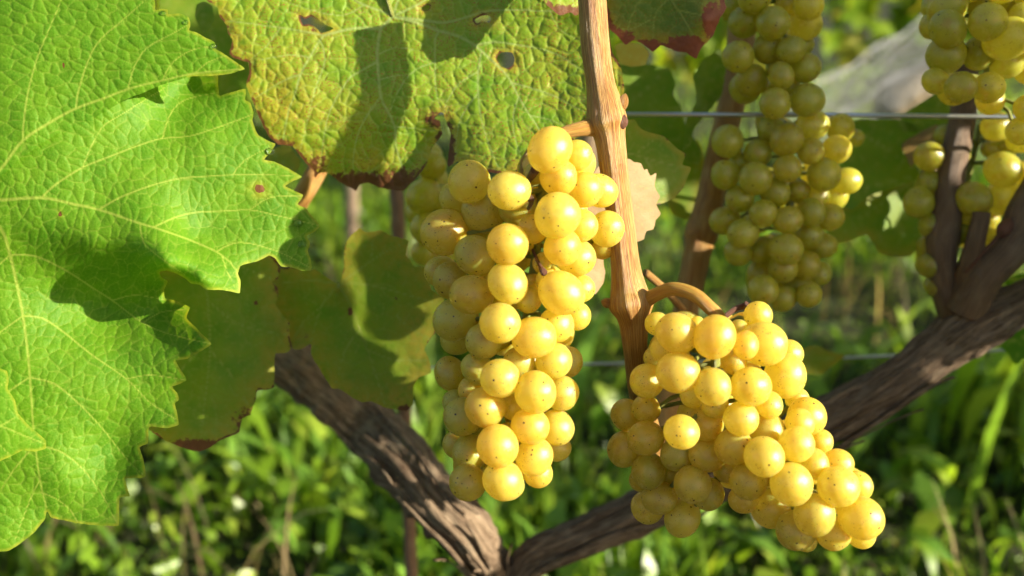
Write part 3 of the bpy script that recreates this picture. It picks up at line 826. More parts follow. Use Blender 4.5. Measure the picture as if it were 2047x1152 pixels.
def pack(gr, zc, Rb, axis):
    """give every berry its depth: a round bunch, berries resting on one another"""
    ax = np.asarray(axis, float)
    placed = []
    order = sorted(range(len(gr)), key=lambda i: gr[i][3])
    for i in order:
        x, y, r, lay = gr[i][:4]
        dd = seg_dist(np.array([[x, y]]), ax[:-1], ax[1:])[0][0]
        front = zc - math.sqrt(max((Rb - 40) ** 2 - dd * dd, 0)) * 0.4 / F
        z = front + lay * 0.0072
        for _ in range(40):
            p = W(x, y, z); rr = r * z / F; need = None
            for (q, r2, k) in placed:
                s = 0.90 * (rr + r2)
                if np.linalg.norm(p - q) < s - 1e-6:
                    need = True
            if not need: break
            z += 0.0008
        placed.append((W(x, y, z), r * z / F, i))
    return placed

def bunch(label, group, gr, zc, Rb, axis, meshes, ped=None, fill=0, seed=0, pedmat=None, twigs=()):
    r_ = np.random.default_rng(seed)
    pl = pack(gr, zc, Rb, axis)
    ax = catmull(axis, step=12); AX = W(ax[:, 0], ax[:, 1], np.full(len(ax), zc))
    # berries round the back of the bunch
    tries = 0; added = 0
    while added < fill and tries < 4000:
        tries += 1
        k = r_.integers(0, len(AX)); rr = r_.uniform(0.0072, 0.0085)
        a = r_.uniform(0, 2 * math.pi); rad = (Rb * 0.4 / F - rr) * r_.uniform(0.45, 0.95)
        p = AX[k] + RIGHT * math.cos(a) * rad * 0.8 + FWD * abs(math.sin(a)) * rad + UP * r_.uniform(-.004, .004)
        if all(np.linalg.norm(p - q) > 0.93 * (rr + r2) for q, r2, _ in pl):
            u, v, _ = project(p)
            # stay inside the outline the photograph shows
            if any(np.hypot(u - g[0], v - g[1]) < g[2] * 0.75 for g in gr):
                pl.append((p, rr, -1)); added += 1
    root = empty('grape_bunch', AX[0]); tag(root, label, 'grapes', group)
    TV, TF, TT = [], [], []; off = 0
    def add_tube(P, rad, seg=6):
        nonlocal off
        V, Fc, tc = tube_arrays(P, rad, seg); TV.append(V); TF.append(Fc + off); TT.append(tc); off += len(V)
    n = len(AX); add_tube(AX, np.linspace(0.0021, 0.0009, n), 8)
    for (p, rr, i) in pl:
        d2 = np.linalg.norm(AX - p, axis=1); k = max(0, int(np.argmin(d2)) - 1); a = AX[k]
        dirv = p - a; L = np.linalg.norm(dirv) + 1e-9
        mid = a + dirv * 0.5 + UP * 0.002 + r_.normal(0, 0.0012, 3)
        end = p - dirv / L * rr * 0.93
        add_tube(catmull(np.array([a, mid, end]), step=0.002), np.linspace(0.0010, 0.0009, len(catmull(np.array([a, mid, end]), step=0.002))), 5)
        o = bpy.data.objects.new('grape', meshes[int(r_.integers(0, len(meshes)))])
        out = Vector(dirv / L) * 0.8 + Vector(r_.normal(0, 0.75, 3)); out.normalize()
        q = (-out).to_track_quat('Z', 'Y') @ Quaternion((0, 0, 1), r_.uniform(0, 6.28))
        o.rotation_mode = 'QUATERNION'; o.rotation_quaternion = q
        el = r_.uniform(0.93, 1.15)
        o.scale = (rr, rr * r_.uniform(0.94, 1.03), rr * el)
        o.location = Vector(p)
        link(o, root)
    o = bpy.data.objects.new('rachis', quads_to_mesh('rachis', np.vstack(TV), np.vstack(TF), np.vstack(TT), M_STEM))
    link(o, root)
    if ped is not None: tube('peduncle', catmull(ped, step=4), pedmat or M_PED, root, seg=32, ridge=.05, rough=.05, seed=seed)
    for tw in twigs:
        tube('dry_pedicel', catmull(tw, step=3), M_DRY, root, seg=10, ridge=.1, rough=.2, seed=seed)
    return root

def conv(lst, ox, oy, s): return [(ox + a / s, oy + b / s, c / s, d) for a, b, c, d in lst]
g1 = conv([(785, 195, 122, 0), (935, 228, 90, 1), (832, 352, 106, 0), (332, 375, 122, 0), (557, 424, 115, 0), (408, 545, 127, 0.6), (255, 465, 95, 2), (985, 420, 102, 1), (1065, 425, 93, 2),
           (828, 565, 130, 0), (910, 530, 85, 1), (965, 622, 92, 1.4), (1105, 640, 106, 1), (1080, 735, 80, 2.4), (855, 745, 107, 0.5), (930, 800, 114, 1), (195, 660, 130, 1.5), (548, 725, 124, 0),
           (365, 790, 114, 1), (690, 640, 85, 1.5), (548, 945, 113, 0.4), (345, 1010, 115, 0), (850, 1000, 127, 0), (665, 1040, 75, 0.6), (690, 950, 60, 2), (225, 930, 100, 1.5), (175, 880, 95, 2.3),
           (958, 975, 80, 2), (775, 935, 75, 1.8), (745, 830, 60, 2.6), (385, 640, 80, 2.2), (700, 330, 62, 3), (640, 720, 60, 3)], 820, 230, 2.8104)
g1 += conv([(470, 120, 108, 0), (240, 100, 115, 1.4), (648, 195, 112, 0), (765, 130, 95, 1), (875, 85, 72, 2), (385, 215, 98, 1), (245, 205, 85, 2.4), (805, 185, 50, 2.4), (752, 318, 100, 0.6),
            (825, 325, 85, 1.5), (470, 410, 106, 0), (655, 483, 115, 0), (795, 488, 96, 0.8), (210, 385, 85, 2), (350, 360, 80, 1.7), (320, 470, 70, 2.2), (570, 325, 85, 1.8), (393, 562, 110, 0.4),
            (628, 662, 104, 0.3), (768, 668, 95, 1.2), (275, 610, 105, 1.4), (240, 540, 72, 2.4), (458, 765, 114, 0), (650, 820, 98, 0.8), (760, 768, 76, 2), (315, 800, 97, 1.2), (245, 755, 75, 2.2),
            (485, 945, 110, 0.2), (668, 905, 82, 1.4), (302, 955, 100, 1), (510, 970, 80, 1.4), (510, 715, 75, 1.8), (540, 560, 70, 2), (580, 880, 70, 2)], 820, 600, 2.619)
bunch('long golden bunch hanging left of the tan cane in full sun', 'front grape bunches', g1, 0.388, 165,
      [(1090, 330), (1075, 480), (1050, 650), (1030, 800), (1010, 930)], BERRY,
      ped=[(1196, 252, .402, 21), (1160, 258, .399, 15), (1120, 268, .397, 12), (1085, 285, .396, 11), (1060, 308, .396, 10.5), (1048, 340, .395, 10), (1060, 400, .392, 10), (1075, 470, .389, 9)], fill=26, seed=61,
      twigs=[[(1050, 370, .386, 4), (1062, 352, .374, 8), (1070, 340, .368, 9.5)], [(1055, 420, .386, 3), (1062, 405, .372, 5), (1061, 398, .366, 7)], [(1065, 500, .384, 3), (1078, 530, .370, 4), (1087, 545, .363, 8)]])
g2 = conv([(357, 218, 83, 0), (513, 235, 86, 0), (637, 267, 56, 0), (712, 262, 92, 1), (815, 305, 62, 2), (800, 395, 87, 0.8), (360, 380, 86, 0), (504, 440, 79, 0.2), (661, 438, 85, 0), (735, 512, 57, 1),
           (232, 415, 74, 1), (300, 285, 56, 1.6), (270, 320, 50, 2.4), (620, 570, 73, 0.2), (850, 490, 50, 2.2), (890, 560, 80, 1.2), (862, 588, 62, 1.0), (848, 675, 74, 0), (945, 665, 54, 2), (915, 755, 65, 1),
           (1020, 755, 64, 1), (376, 625, 75, 0), (228, 650, 75, 1), (140, 695, 70, 2), (150, 555, 68, 2), (230, 530, 60, 1.8), (475, 590, 72, 1.8), (590, 685, 75, 1.2), (715, 727, 83, 0), (826, 840, 87, 0),
           (725, 615, 72, 1.2), (1020, 850, 88, 0), (1100, 845, 63, 1.4), (1113, 977, 90, 0), (923, 967, 86, 0), (1000, 1042, 72, 1), (1110, 1045, 60, 1.4), (650, 825, 80, 1.4), (630, 900, 62, 2),
           (745, 935, 88, 1.4), (845, 1030, 84, 1.2), (880, 1062, 52, 2), (240, 785, 75, 1.1), (355, 715, 68, 2), (485, 710, 80, 1.8), (420, 840, 80, 1.2), (485, 880, 66, 2), (285, 895, 70, 1.1),
           (235, 935, 70, 1.8), (380, 980, 76, 1.3), (210, 820, 50, 2.4), (690, 145, 60, 2), (610, 200, 40, 2), (440, 180, 32, 2.4), (275, 180, 50, 2.8), (590, 330, 55, 2), (510, 510, 60, 1.6), (560, 785, 50, 2.6),
           (430, 470, 60, 2.8), (330, 800, 50, 2.4)], 1180, 560, 2.0565)
bunch('wide golden bunch sprawling right of the tan cane, its left half shaded', 'front grape bunches', g2, 0.390, 200,
      [(1435, 660), (1430, 740), (1440, 830), (1500, 900), (1580, 960), (1660, 1000)], BERRY,
      ped=[(1285, 606, .403, 16), (1310, 590, .398, 14), (1345, 578, .393, 14), (1385, 588, .389, 14), (1415, 612, .387, 14), (1440, 640, .388, 13), (1438, 680, .390, 10)], fill=30, seed=62,
      twigs=[[(1440, 640, .389, 6), (1470, 618, .392, 6), (1490, 612, .392, 7)], [(1488, 606, .391, 6), (1505, 625, .389, 8), (1515, 640, .388, 8)]])
# side stalk of the second peduncle
g3 = conv([(465, -20, 120, 0), (595, 165, 122, 0), (850, 40, 110, 0), (830, 170, 115, 1.2), (345, 410, 118, 0.3), (390, 160, 115, 0.8), (560, 350, 110, 1), (725, 360, 105, 0), (820, 320, 70, 1.8),
           (830, 490, 112, 0.6), (655, 545, 92, 0), (440, 580, 122, 0.3), (610, 745, 118, 0), (840, 720, 122, 0.2), (290, 60, 95, 1.4), (700, 30, 80, 2), (720, 640, 80, 2), (500, -160, 115, 1), (720, -150, 115, 1), (620, 480, 80, 2.2)], 1380, 0, 3.6)
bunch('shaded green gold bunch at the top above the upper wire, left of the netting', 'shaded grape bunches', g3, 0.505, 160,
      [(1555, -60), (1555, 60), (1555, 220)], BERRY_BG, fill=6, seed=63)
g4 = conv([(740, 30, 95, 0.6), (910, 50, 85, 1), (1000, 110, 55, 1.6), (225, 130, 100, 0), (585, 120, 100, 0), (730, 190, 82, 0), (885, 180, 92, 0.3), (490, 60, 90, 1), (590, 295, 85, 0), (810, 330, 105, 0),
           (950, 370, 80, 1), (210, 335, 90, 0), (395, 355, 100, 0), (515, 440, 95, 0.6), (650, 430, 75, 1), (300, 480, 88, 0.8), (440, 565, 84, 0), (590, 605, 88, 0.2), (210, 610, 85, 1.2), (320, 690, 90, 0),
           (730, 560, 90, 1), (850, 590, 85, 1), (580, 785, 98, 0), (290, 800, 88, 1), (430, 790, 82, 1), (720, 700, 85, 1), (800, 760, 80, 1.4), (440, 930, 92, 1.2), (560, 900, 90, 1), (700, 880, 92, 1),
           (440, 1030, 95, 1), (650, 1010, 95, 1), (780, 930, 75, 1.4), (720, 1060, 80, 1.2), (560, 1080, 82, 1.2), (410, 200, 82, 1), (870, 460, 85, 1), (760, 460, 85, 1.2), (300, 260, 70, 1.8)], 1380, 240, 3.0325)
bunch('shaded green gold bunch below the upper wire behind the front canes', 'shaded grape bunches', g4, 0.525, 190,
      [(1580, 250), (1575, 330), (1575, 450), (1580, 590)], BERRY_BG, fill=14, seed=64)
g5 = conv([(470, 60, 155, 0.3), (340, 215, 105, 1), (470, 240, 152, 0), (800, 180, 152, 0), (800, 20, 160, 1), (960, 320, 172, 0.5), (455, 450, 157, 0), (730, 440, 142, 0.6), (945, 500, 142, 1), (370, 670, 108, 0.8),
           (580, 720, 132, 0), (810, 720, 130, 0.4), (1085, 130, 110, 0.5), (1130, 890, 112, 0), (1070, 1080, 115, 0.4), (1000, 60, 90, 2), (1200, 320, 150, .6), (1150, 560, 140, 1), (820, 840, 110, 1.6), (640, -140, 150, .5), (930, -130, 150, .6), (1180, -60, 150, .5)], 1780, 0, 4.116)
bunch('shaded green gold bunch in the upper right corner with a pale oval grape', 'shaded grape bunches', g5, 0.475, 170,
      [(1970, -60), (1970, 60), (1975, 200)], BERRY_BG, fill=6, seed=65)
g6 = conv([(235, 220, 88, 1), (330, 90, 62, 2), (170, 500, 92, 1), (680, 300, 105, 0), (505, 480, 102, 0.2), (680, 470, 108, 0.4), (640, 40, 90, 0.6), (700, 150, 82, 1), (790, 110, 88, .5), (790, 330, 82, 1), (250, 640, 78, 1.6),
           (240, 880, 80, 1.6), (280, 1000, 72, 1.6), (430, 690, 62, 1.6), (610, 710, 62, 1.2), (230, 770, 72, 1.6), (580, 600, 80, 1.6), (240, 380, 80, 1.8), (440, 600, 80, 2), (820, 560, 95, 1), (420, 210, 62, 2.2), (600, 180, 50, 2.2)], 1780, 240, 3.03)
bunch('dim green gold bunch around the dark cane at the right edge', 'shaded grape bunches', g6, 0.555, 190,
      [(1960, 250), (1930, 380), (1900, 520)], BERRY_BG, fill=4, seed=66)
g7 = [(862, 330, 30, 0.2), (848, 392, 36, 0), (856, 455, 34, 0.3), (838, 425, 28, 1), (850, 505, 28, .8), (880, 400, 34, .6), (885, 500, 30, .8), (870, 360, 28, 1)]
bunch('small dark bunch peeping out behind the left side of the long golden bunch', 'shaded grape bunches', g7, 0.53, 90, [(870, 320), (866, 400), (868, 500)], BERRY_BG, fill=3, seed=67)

# ------------------------------------------------------------------ leaves
# big young leaf at the left
LA1 = [(309, 0), (311, 20), (320, 18), (335, 19), (336, 29), (355, 27), (368, 30), (377, 35), (380, 48), (378, 61), (392, 65), (410, 75), (426, 83), (432, 90), (430, 98), (441, 103), (454, 112), (473, 125), (489, 138), (467, 146), (445, 150), (426, 151), (384, 153), (365, 158), (345, 163), (320, 171), (290, 184), (250, 200), (190, 235), (110, 270), (40, 318), (-20, 372), (-60, 400), (-200, 330), (-260, 180), (-200, 0), (-100, -120), (50, -150), (200, -120), (290, -60)]
CA1 = [(-60, 400, .390), (-200, 150, .395), (0, 200, .387), (0, 0, .388), (45, 282, .388), (152, 217, .3905), (200, 60, .388), (300, 0, .388), (300, 110, .389), (325, 164, .391), (400, 120, .3895), (489, 138, .391), (430, 150, .3915)]
LA2 = [(-60, 380), (40, 300), (110, 252), (190, 215), (230, 190), (270, 172), (320, 157), (384, 147), (434, 149), (436, 172), (439, 191), (462, 185), (491, 178), (490, 200), (500, 206), (507, 224), (505, 240), (509, 255), (517, 270), (540, 283), (551, 288), (541, 305), (528, 319), (547, 323), (569, 333), (588, 344), (604, 354), (586, 362), (570, 372), (586, 380), (606, 390), (602, 399), (595, 409), (611, 416), (622, 430), (639, 452), (630, 463), (613, 472), (619, 483), (619, 494), (615, 501), (620, 516), (622, 526), (622, 541), (602, 541), (580, 534), (563, 533), (549, 516), (537, 511), (516, 522), (497, 527), (480, 533), (476, 547), (481, 561), (479, 586), (461, 583), (444, 580), (413, 579), (399, 570), (380, 566), (372, 558), (352, 547), (333, 541),
       (319, 544), (322, 554), (335, 563), (328, 580), (330, 596), (356, 603), (379, 615), (373, 636), (398, 662), (423, 688), (398, 704), (375, 717), (351, 721), (363, 742), (373, 760), (361, 767), (344, 773), (354, 786), (358, 798), (349, 807), (354, 828), (357, 849), (333, 856), (298, 853), (297, 870), (295, 887), (279, 894), (286, 917), (291, 953), (267, 956), (251, 957), (255, 976), (259, 992), (239, 995), (238, 1025), (237, 1051), (206, 1051), (178, 1049), (145, 1044), (103, 1035), (94, 1023), (89, 1039), (66, 1067), (42, 1086), (19, 1101), (0, 1103), (-60, 1100), (-150, 1000), (-250, 900), (-300, 700), (-260, 480)]
CA2 = [(-60, 380, .3912), (40, 300, .3905), (152, 219, .3932), (230, 190, .3965), (300, 165, .404), (330, 200, .4125), (384, 155, .4185), (436, 160, .4095), (439, 191, .4125), (491, 185, .411), (400, 260, .4065), (250, 300, .3985), (85, 396, .391), (200, 420, .393), (450, 350, .405), (600, 355, .412), (640, 452, .413), (620, 535, .411), (500, 500, .4045), (435, 500, .4000), (380, 485, .397), (479, 580, .3975), (400, 562, .3860), (335, 536, .3805), (280, 490, .386), (180, 490, .3915), (60, 455, .3925),
       (-60, 440, .391), (0, 480, .3955), (100, 545, .406), (200, 550, .407), (335, 578, .418), (0, 560, .402), (200, 600, .4185), (240, 640, .4185), (300, 605, .4155), (379, 620, .402), (423, 688, .3965), (350, 715, .404), (280, 690, .410), (46, 632, .4035), (180, 709, .407), (358, 800, .407), (340, 850, .406), (200, 800, .4035), (60, 780, .399), (298, 870, .4075), (240, 905, .4115), (291, 953, .4005), (250, 957, .407), (237, 1051, .4035), (120, 950, .4015), (90, 1020, .405), (20, 1100, .401), (-100, 900, .400), (-200, 600, .397)]
VAS = [([(-60, 400), (0, 340), (45, 282), (100, 245), (152, 217), (210, 196), (260, 177), (325, 161), (390, 147), (489, 138)], 6.5),
       ([(-60, 400), (0, 400), (85, 396), (150, 409), (200, 420), (280, 447), (308, 455), (363, 474), (413, 494), (444, 511), (472, 540), (479, 582)], 6.5),
       ([(-60, 400), (0, 455), (20, 510), (35, 575), (46, 632), (57, 720), (63, 800), (68, 870), (80, 960), (93, 1015)], 7),
       ([(46, 280), (46, 260), (55, 190), (75, 115), (100, 55), (122, 0), (135, -50)], 3.6), ([(152, 217), (155, 190), (175, 125), (200, 80), (240, 45), (280, 10), (300, -10)], 3.4),
       ([(256, 177), (270, 130), (295, 95), (340, 70), (376, 50)], 3), ([(325, 161), (345, 125), (385, 100), (430, 92)], 2.6), ([(390, 147), (415, 125), (450, 112)], 2.2),
       ([(85, 394), (110, 370), (165, 335), (215, 315), (280, 290), (325, 277), (380, 272), (435, 255), (490, 235), (507, 228)], 3.8),
       ([(200, 418), (240, 395), (300, 372), (360, 357), (425, 352), (465, 350), (550, 350), (604, 354)], 3.6), ([(308, 454), (350, 435), (390, 425), (450, 422), (500, 420), (550, 430), (637, 451)], 3.2),
       ([(435, 502), (465, 487), (500, 487), (560, 505), (620, 535)], 2.6), ([(280, 448), (287, 485), (320, 515), (370, 550)], 2.8), ([(444, 511), (452, 538), (470, 575)], 2.4),
       ([(325, 277), (340, 230), (370, 200), (436, 185)], 2.6), ([(465, 350), (490, 320), (540, 295)], 2.2), ([(500, 420), (540, 395), (600, 392)], 2.2), ([(165, 335), (200, 260), (250, 225), (330, 175)], 2.4),
       ([(22, 510), (70, 512), (130, 540), (192, 580), (225, 601), (286, 646), (342, 669), (423, 688)], 3.6), ([(48, 632), (84, 636), (127, 664), (183, 709), (253, 758), (300, 805), (351, 838)], 3.6),
       ([(60, 755), (108, 767), (155, 805), (201, 852), (234, 894), (262, 927), (288, 951)], 3.4), ([(70, 890), (117, 901), (155, 927), (187, 964), (211, 1002), (235, 1049)], 3.0), ([(82, 985), (112, 997), (141, 1020), (155, 1045)], 2.4),
       ([(46, 632), (0, 665), (-60, 720)], 3), ([(58, 755), (15, 785), (-60, 850)], 3), ([(20, 510), (0, 528), (-60, 560)], 3), ([(70, 890), (20, 950), (-30, 1040)], 3), ([(225, 601), (270, 590), (330, 600)], 2.2), ([(286, 646), (320, 625), (378, 618)], 2.2), ([(253, 758), (300, 750), (370, 760)], 2.2), ([(80, 960), (60, 1000), (30, 1080)], 2.4)]
build_leaf('vine_leaf', 'large fresh green leaf filling the left side, toothed and sunlit', [(LA1, CA1), (LA2, CA2)], VAS, M_LEAF_A, step=2.6, cellsize=24, amp=2.0,
           blobs=[(518, 378, 11, 10, 1.0, 0.0), (519, 380, 20, 18, 0.0, 0.9), (120, 428, 5, 8, 0.8, 0.5), (127, 132, 3, 9, 0.9, 0)], margin_yellow=7, wob=5.0, jag=0.8, seam=[(-80, 395), (40, 308), (110, 262), (190, 228), (250, 198), (320, 168), (350, 158)],
           petiole=[(-60, 400, .392, 12), (-100, 470, .402, 12), (-160, 600, .43, 13), (-180, 800, .50, 14)])
# lobe of the next leaf at the left edge, in front
LT = [(-120, 700), (-40, 720), (0, 737), (14, 742), (18, 760), (15, 777), (30, 800), (36, 826), (56, 849), (91, 880), (91, 897), (70, 903), (45, 901), (21, 913), (0, 922), (-60, 950), (-180, 930), (-220, 820)]
build_leaf('vine_leaf', 'pointed tip of a fresh leaf poking in at the left edge', [(LT, [(-200, 820, .372), (0, 740, .381), (0, 920, .380), (90, 890, .384), (20, 830, .379)])],
           [([(-200, 830), (-80, 840), (0, 852), (45, 870), (91, 888)], 5), ([(-80, 840), (-20, 790), (15, 760)], 3), ([(-40, 845), (0, 890), (21, 910)], 3), ([(0, 852), (30, 835), (36, 826)], 2.4)], M_LEAF_A, step=3, cellsize=23, amp=1.3, margin_yellow=7, wob=3)
# ageing leaf at the top centre
LB = [(400, -60), (414, 0), (426, 9), (436, 16), (437, 29), (447, 44), (454, 53), (455, 65), (464, 78), (462, 94), (458, 108), (467, 115), (483, 122), (498, 126), (499, 146), (493, 169), (501, 194), (513, 222), (525, 250), (539, 274), (556, 288), (584, 292), (595, 305), (615, 330), (626, 340), (630, 355), (636, 347), (654, 344), (674, 361), (695, 373), (711, 381), (719, 368), (737, 366), (758, 375), (782, 380), (806, 382), (818, 371), (837, 351), (855, 323), (865, 295), (884, 267), (879, 243), (868, 237), (881, 225), (887, 228), (893, 247), (902, 266), (897, 300), (896, 334), (915, 322), (950, 335), (1000, 348), (1050, 335), (1100, 310), (1160, 270), (1210, 245), (1244, 200), (1248, 175), (1240, 130), (1222, 100), (1215, 40), (1200, -60), (1100, -130), (900, -110), (780, -40), (700, -130), (520, -140)]
CB = [(414, 0, .452), (436, 30, .453), (460, 100, .453), (500, 190, .4535), (560, 285, .457), (630, 345, .463), (710, 378, .465), (806, 380, .461), (860, 300, .456), (879, 243, .4505), (890, 230, .4500), (780, 30, .4505), (760, 60, .4515), (600, 110, .4505), (640, 220, .4520), (760, 200, .4510), (780, 290, .4565), (900, 330, .4460), (960, 240, .4445), (1000, 345, .4370), (1060, 320, .4340), (1000, 120, .4485), (1100, 200, .4420), (1240, 180, .432), (1200, 20, .440), (1100, 0, .444), (900, 0, .4505), (800, -100, .452), (500, -120, .452), (1100, -120, .442)]
VBS = [([(785, 33), (778, 40), (761, 57), (757, 80), (754, 104), (756, 139), (761, 194), (775, 222), (789, 253), (792, 295), (806, 340), (812, 378)], 6.5),
       ([(785, 33), (761, 56), (723, 56), (695, 59), (667, 66), (647, 71), (640, 80), (619, 115), (601, 149), (588, 194), (577, 222), (565, 285)], 6),
       ([(785, 33), (806, 38), (848, 50), (877, 62), (915, 72), (949, 91), (981, 119), (1015, 153), (1037, 194), (1059, 231), (1080, 262), (1095, 305)], 6.5),
       ([(785, 33), (840, 40), (890, 45), (934, 34), (977, 22), (1040, 20), (1099, 22), (1200, 10)], 5), ([(785, 33), (796, 0), (810, -60)], 5), ([(785, 33), (851, 0), (930, -60)], 4.6), ([(785, 33), (770, 25), (728, 10), (700, -5), (600, -60)], 4.6),
       ([(752, 125), (725, 140), (702, 153), (674, 194), (654, 240), (640, 330)], 3.6), ([(761, 194), (737, 226), (716, 267), (706, 323), (711, 375)], 3.4), ([(755, 110), (790, 95), (830, 100)], 2.4), ([(757, 160), (800, 150), (850, 150)], 2.4),
       ([(877, 62), (870, 78), (870, 125), (871, 175), (881, 218)], 3.6), ([(962, 105), (956, 144), (956, 187), (962, 237), (977, 287), (1000, 345)], 3.8), ([(1037, 194), (1027, 225), (1027, 266), (1034, 291), (1045, 325)], 3),
       ([(952, 90), (990, 84), (1040, 91), (1077, 97), (1121, 112), (1159, 137), (1230, 165)], 3.6), ([(1020, 165), (1065, 177), (1112, 194), (1152, 216), (1200, 235)], 3.2), ([(1059, 231), (1100, 240), (1150, 262)], 2.4),
       ([(619, 115), (580, 110), (520, 120)], 3), ([(601, 149), (560, 165), (505, 200)], 3), ([(647, 71), (590, 60), (520, 50), (440, 40)], 3.4), ([(560, 56), (535, 90), (500, 120)], 2.6), ([(640, 80), (650, 120), (630, 180), (610, 260), (600, 300)], 2.8),
       ([(870, 125), (830, 140), (800, 175), (780, 222)], 2.4), ([(956, 144), (920, 165), (895, 200), (887, 228)], 2.6), ([(956, 187), (930, 220), (915, 260), (910, 320)], 2.4), ([(789, 253), (840, 258), (875, 262)], 2.4), ([(1100, 22), (1120, 60), (1180, 90)], 2.2), ([(728, 10), (690, 30), (640, 25), (560, 0)], 2.4)]
holeB = [[(600, 33), (610, 38), (622, 33), (633, 38), (650, 49), (667, 57), (654, 64), (641, 66), (633, 57), (619, 49), (605, 49)],
         [(1000, 106), (1012, 104), (1024, 106), (1029, 118), (1026, 130), (1016, 137), (1003, 134), (997, 126), (993, 116)],
         [(842, 16), (852, 10), (860, 12), (856, 20), (846, 22)], [(948, 40), (960, 33), (974, 30), (982, 36), (978, 46), (964, 42), (954, 47)]]
build_leaf('vine_leaf', 'large puckered ageing leaf with rusty margin and holes at the top centre', [(LB, CB)], VBS, M_LEAF_B, step=2.6, cellsize=25, amp=3.0, aniso=(1.15, 0.88), holes=holeB,
           blobs=[(730, 385, 130, 46, 1.1, 0.5), (800, 372, 70, 50, 0.8, 0.3), (630, 330, 45, 35, 0.62, 1.0), (890, 300, 26, 80, 0.85, 0.5), (560, 290, 40, 16, 0.8, 0.8), (460, 90, 40, 50, 0.1, 1.0), (560, 200, 90, 90, 0, 0.8), (740, 320, 50, 30, .3, 1.0), (640, 55, 45, 24, 0.5, 0.8), (1012, 120, 26, 26, 0.45, 0.6), (1120, 130, 80, 80, 0.35, 0.3), (860, 30, 60, 40, .3, .4), (970, 36, 36, 22, .5, .5), (870, 240, 30, 25, .7, .5), (640, 230, 120, 60, .1, .5)],
           margin_brown=11, margin_yellow=34, wob=9.0, jag=1.6, petiole=[(785, 33, .451, 5), (776, 5, .449, 4.5), (766, -40, .447, 4.5), (760, -120, .445, 5)], petmat=M_STEM)
# leaf above right with red-brown edge
LC = [(1190, -60), (1200, 0), (1216, 54), (1232, 70), (1251, 89), (1267, 81), (1286, 89), (1305, 104), (1321, 91), (1351, 102), (1372, 105), (1391, 117), (1402, 97), (1426, 70), (1439, 38), (1452, 16), (1448, 0), (1440, -80), (1300, -140), (1200, -120)]
build_leaf('vine_leaf', 'leaf with red brown scorched edge right of the cane at the top', [(LC, [(1190, -60, .446), (1210, 40, .447), (1300, 100, .446), (1391, 115, .436), (1367, 38, .437), (1410, 40, .429), (1430, 60, .433), (1450, 10, .432), (1440, -80, .428), (1300, -130, .438)])],
           [([(1310, -120), (1325, -50), (1343, 0), (1367, 38), (1391, 80), (1391, 115)], 5), ([(1325, -50), (1280, 0), (1260, 40), (1251, 85)], 3.4), ([(1340, -5), (1310, 30), (1305, 100)], 2.8), ([(1355, 20), (1400, 30), (1440, 30)], 3), ([(1335, -20), (1390, -20), (1448, 5)], 3), ([(1300, 40), (1255, 60), (1220, 50)], 2.2), ([(1345, 0), (1400, 5), (1420, 25), (1435, 40)], 2.2)],
           M_LEAF_C, step=3.2, cellsize=21, amp=1.6, margin_brown=24, margin_yellow=40, blobs=[(1300, 95, 60, 22, .8, .4), (1370, 92, 50, 26, 1.0, .3), (1425, 40, 30, 50, .85, .5), (1250, 75, 30, 18, .75, .3)], wob=5, jag=1.5)
build_leaf('vine_leaf', 'brown withered leaf tip hanging left of the cane at the top edge', [([(1070, -90), (1087, 0), (1100, 16), (1118, 31), (1140, 26), (1150, 31), (1165, 20), (1180, -80)], [(1070, -90, .425), (1118, 30, .421), (1165, 15, .424), (1180, -80, .43)])],
           [([(1125, -90), (1122, -30), (1118, 28)], 4), ([(1122, -30), (1145, 0), (1150, 25)], 2.6), ([(1122, -30), (1100, -5), (1092, 5)], 2.6)], M_LEAF_B, step=3.2, cellsize=20, amp=2, margin_brown=20, blobs=[(1118, 30, 60, 24, 1.0, .6)], jag=1.2)
# dull leaves behind the big one
LD = [(290, 700), (280, 600), (300, 540), (400, 490), (480, 470), (537, 505), (553, 527), (561, 541), (555, 558), (542, 563), (555, 575), (556, 589), (551, 610), (563, 627), (579, 646), (579, 669), (581, 697), (574, 705), (551, 707), (549, 731), (548, 773), (532, 780), (515, 782), (507, 811), (500, 830), (483, 837), (478, 864), (440, 880), (422, 894), (398, 903), (361, 894), (328, 880), (298, 858), (285, 800)]
build_leaf('vine_leaf', 'dull olive leaf with brown edge half hidden behind the large fresh leaf', [(LD, [(290, 600, .455), (480, 470, .462), (579, 660, .47), (548, 773, .468), (398, 900, .458), (298, 858, .452), (430, 680, .458)])],
           [([(400, 480), (415, 600), (420, 700), (410, 800), (398, 900)], 4), ([(415, 600), (480, 650), (579, 670)], 3), ([(405, 520), (470, 530), (550, 560)], 3), ([(420, 700), (470, 760), (500, 820)], 3), ([(420, 680), (350, 760), (328, 870)], 3)],
           M_LEAF_D, step=5, cellsize=24, amp=0.9, margin_brown=8, margin_yellow=50, blobs=[(390, 900, 90, 26, 1.0, .6), (560, 580, 22, 40, .55, 1.0), (575, 670, 26, 50, .4, 1.0), (490, 840, 40, 40, .6, .8), (512, 606, 6, 6, .9, 0)], wob=10, jag=1.6)
LE = [(719, 456), (730, 464), (765, 461), (775, 469), (803, 476), (817, 482), (811, 509), (820, 520), (827, 534), (848, 535), (862, 579), (890, 600), (885, 640), (872, 662), (848, 697), (858, 718), (862, 745), (837, 754), (827, 773), (824, 808), (813, 822), (792, 818), (768, 815), (744, 803), (723, 804), (702, 794), (678, 778), (664, 777), (647, 752), (633, 728), (621, 707), (621, 688), (601, 699), (584, 695), (570, 640), (540, 600), (530, 545), (580, 535), (619, 541), (629, 539), (654, 555), (678, 568), (684, 550), (688, 530), (690, 492), (702, 471)]
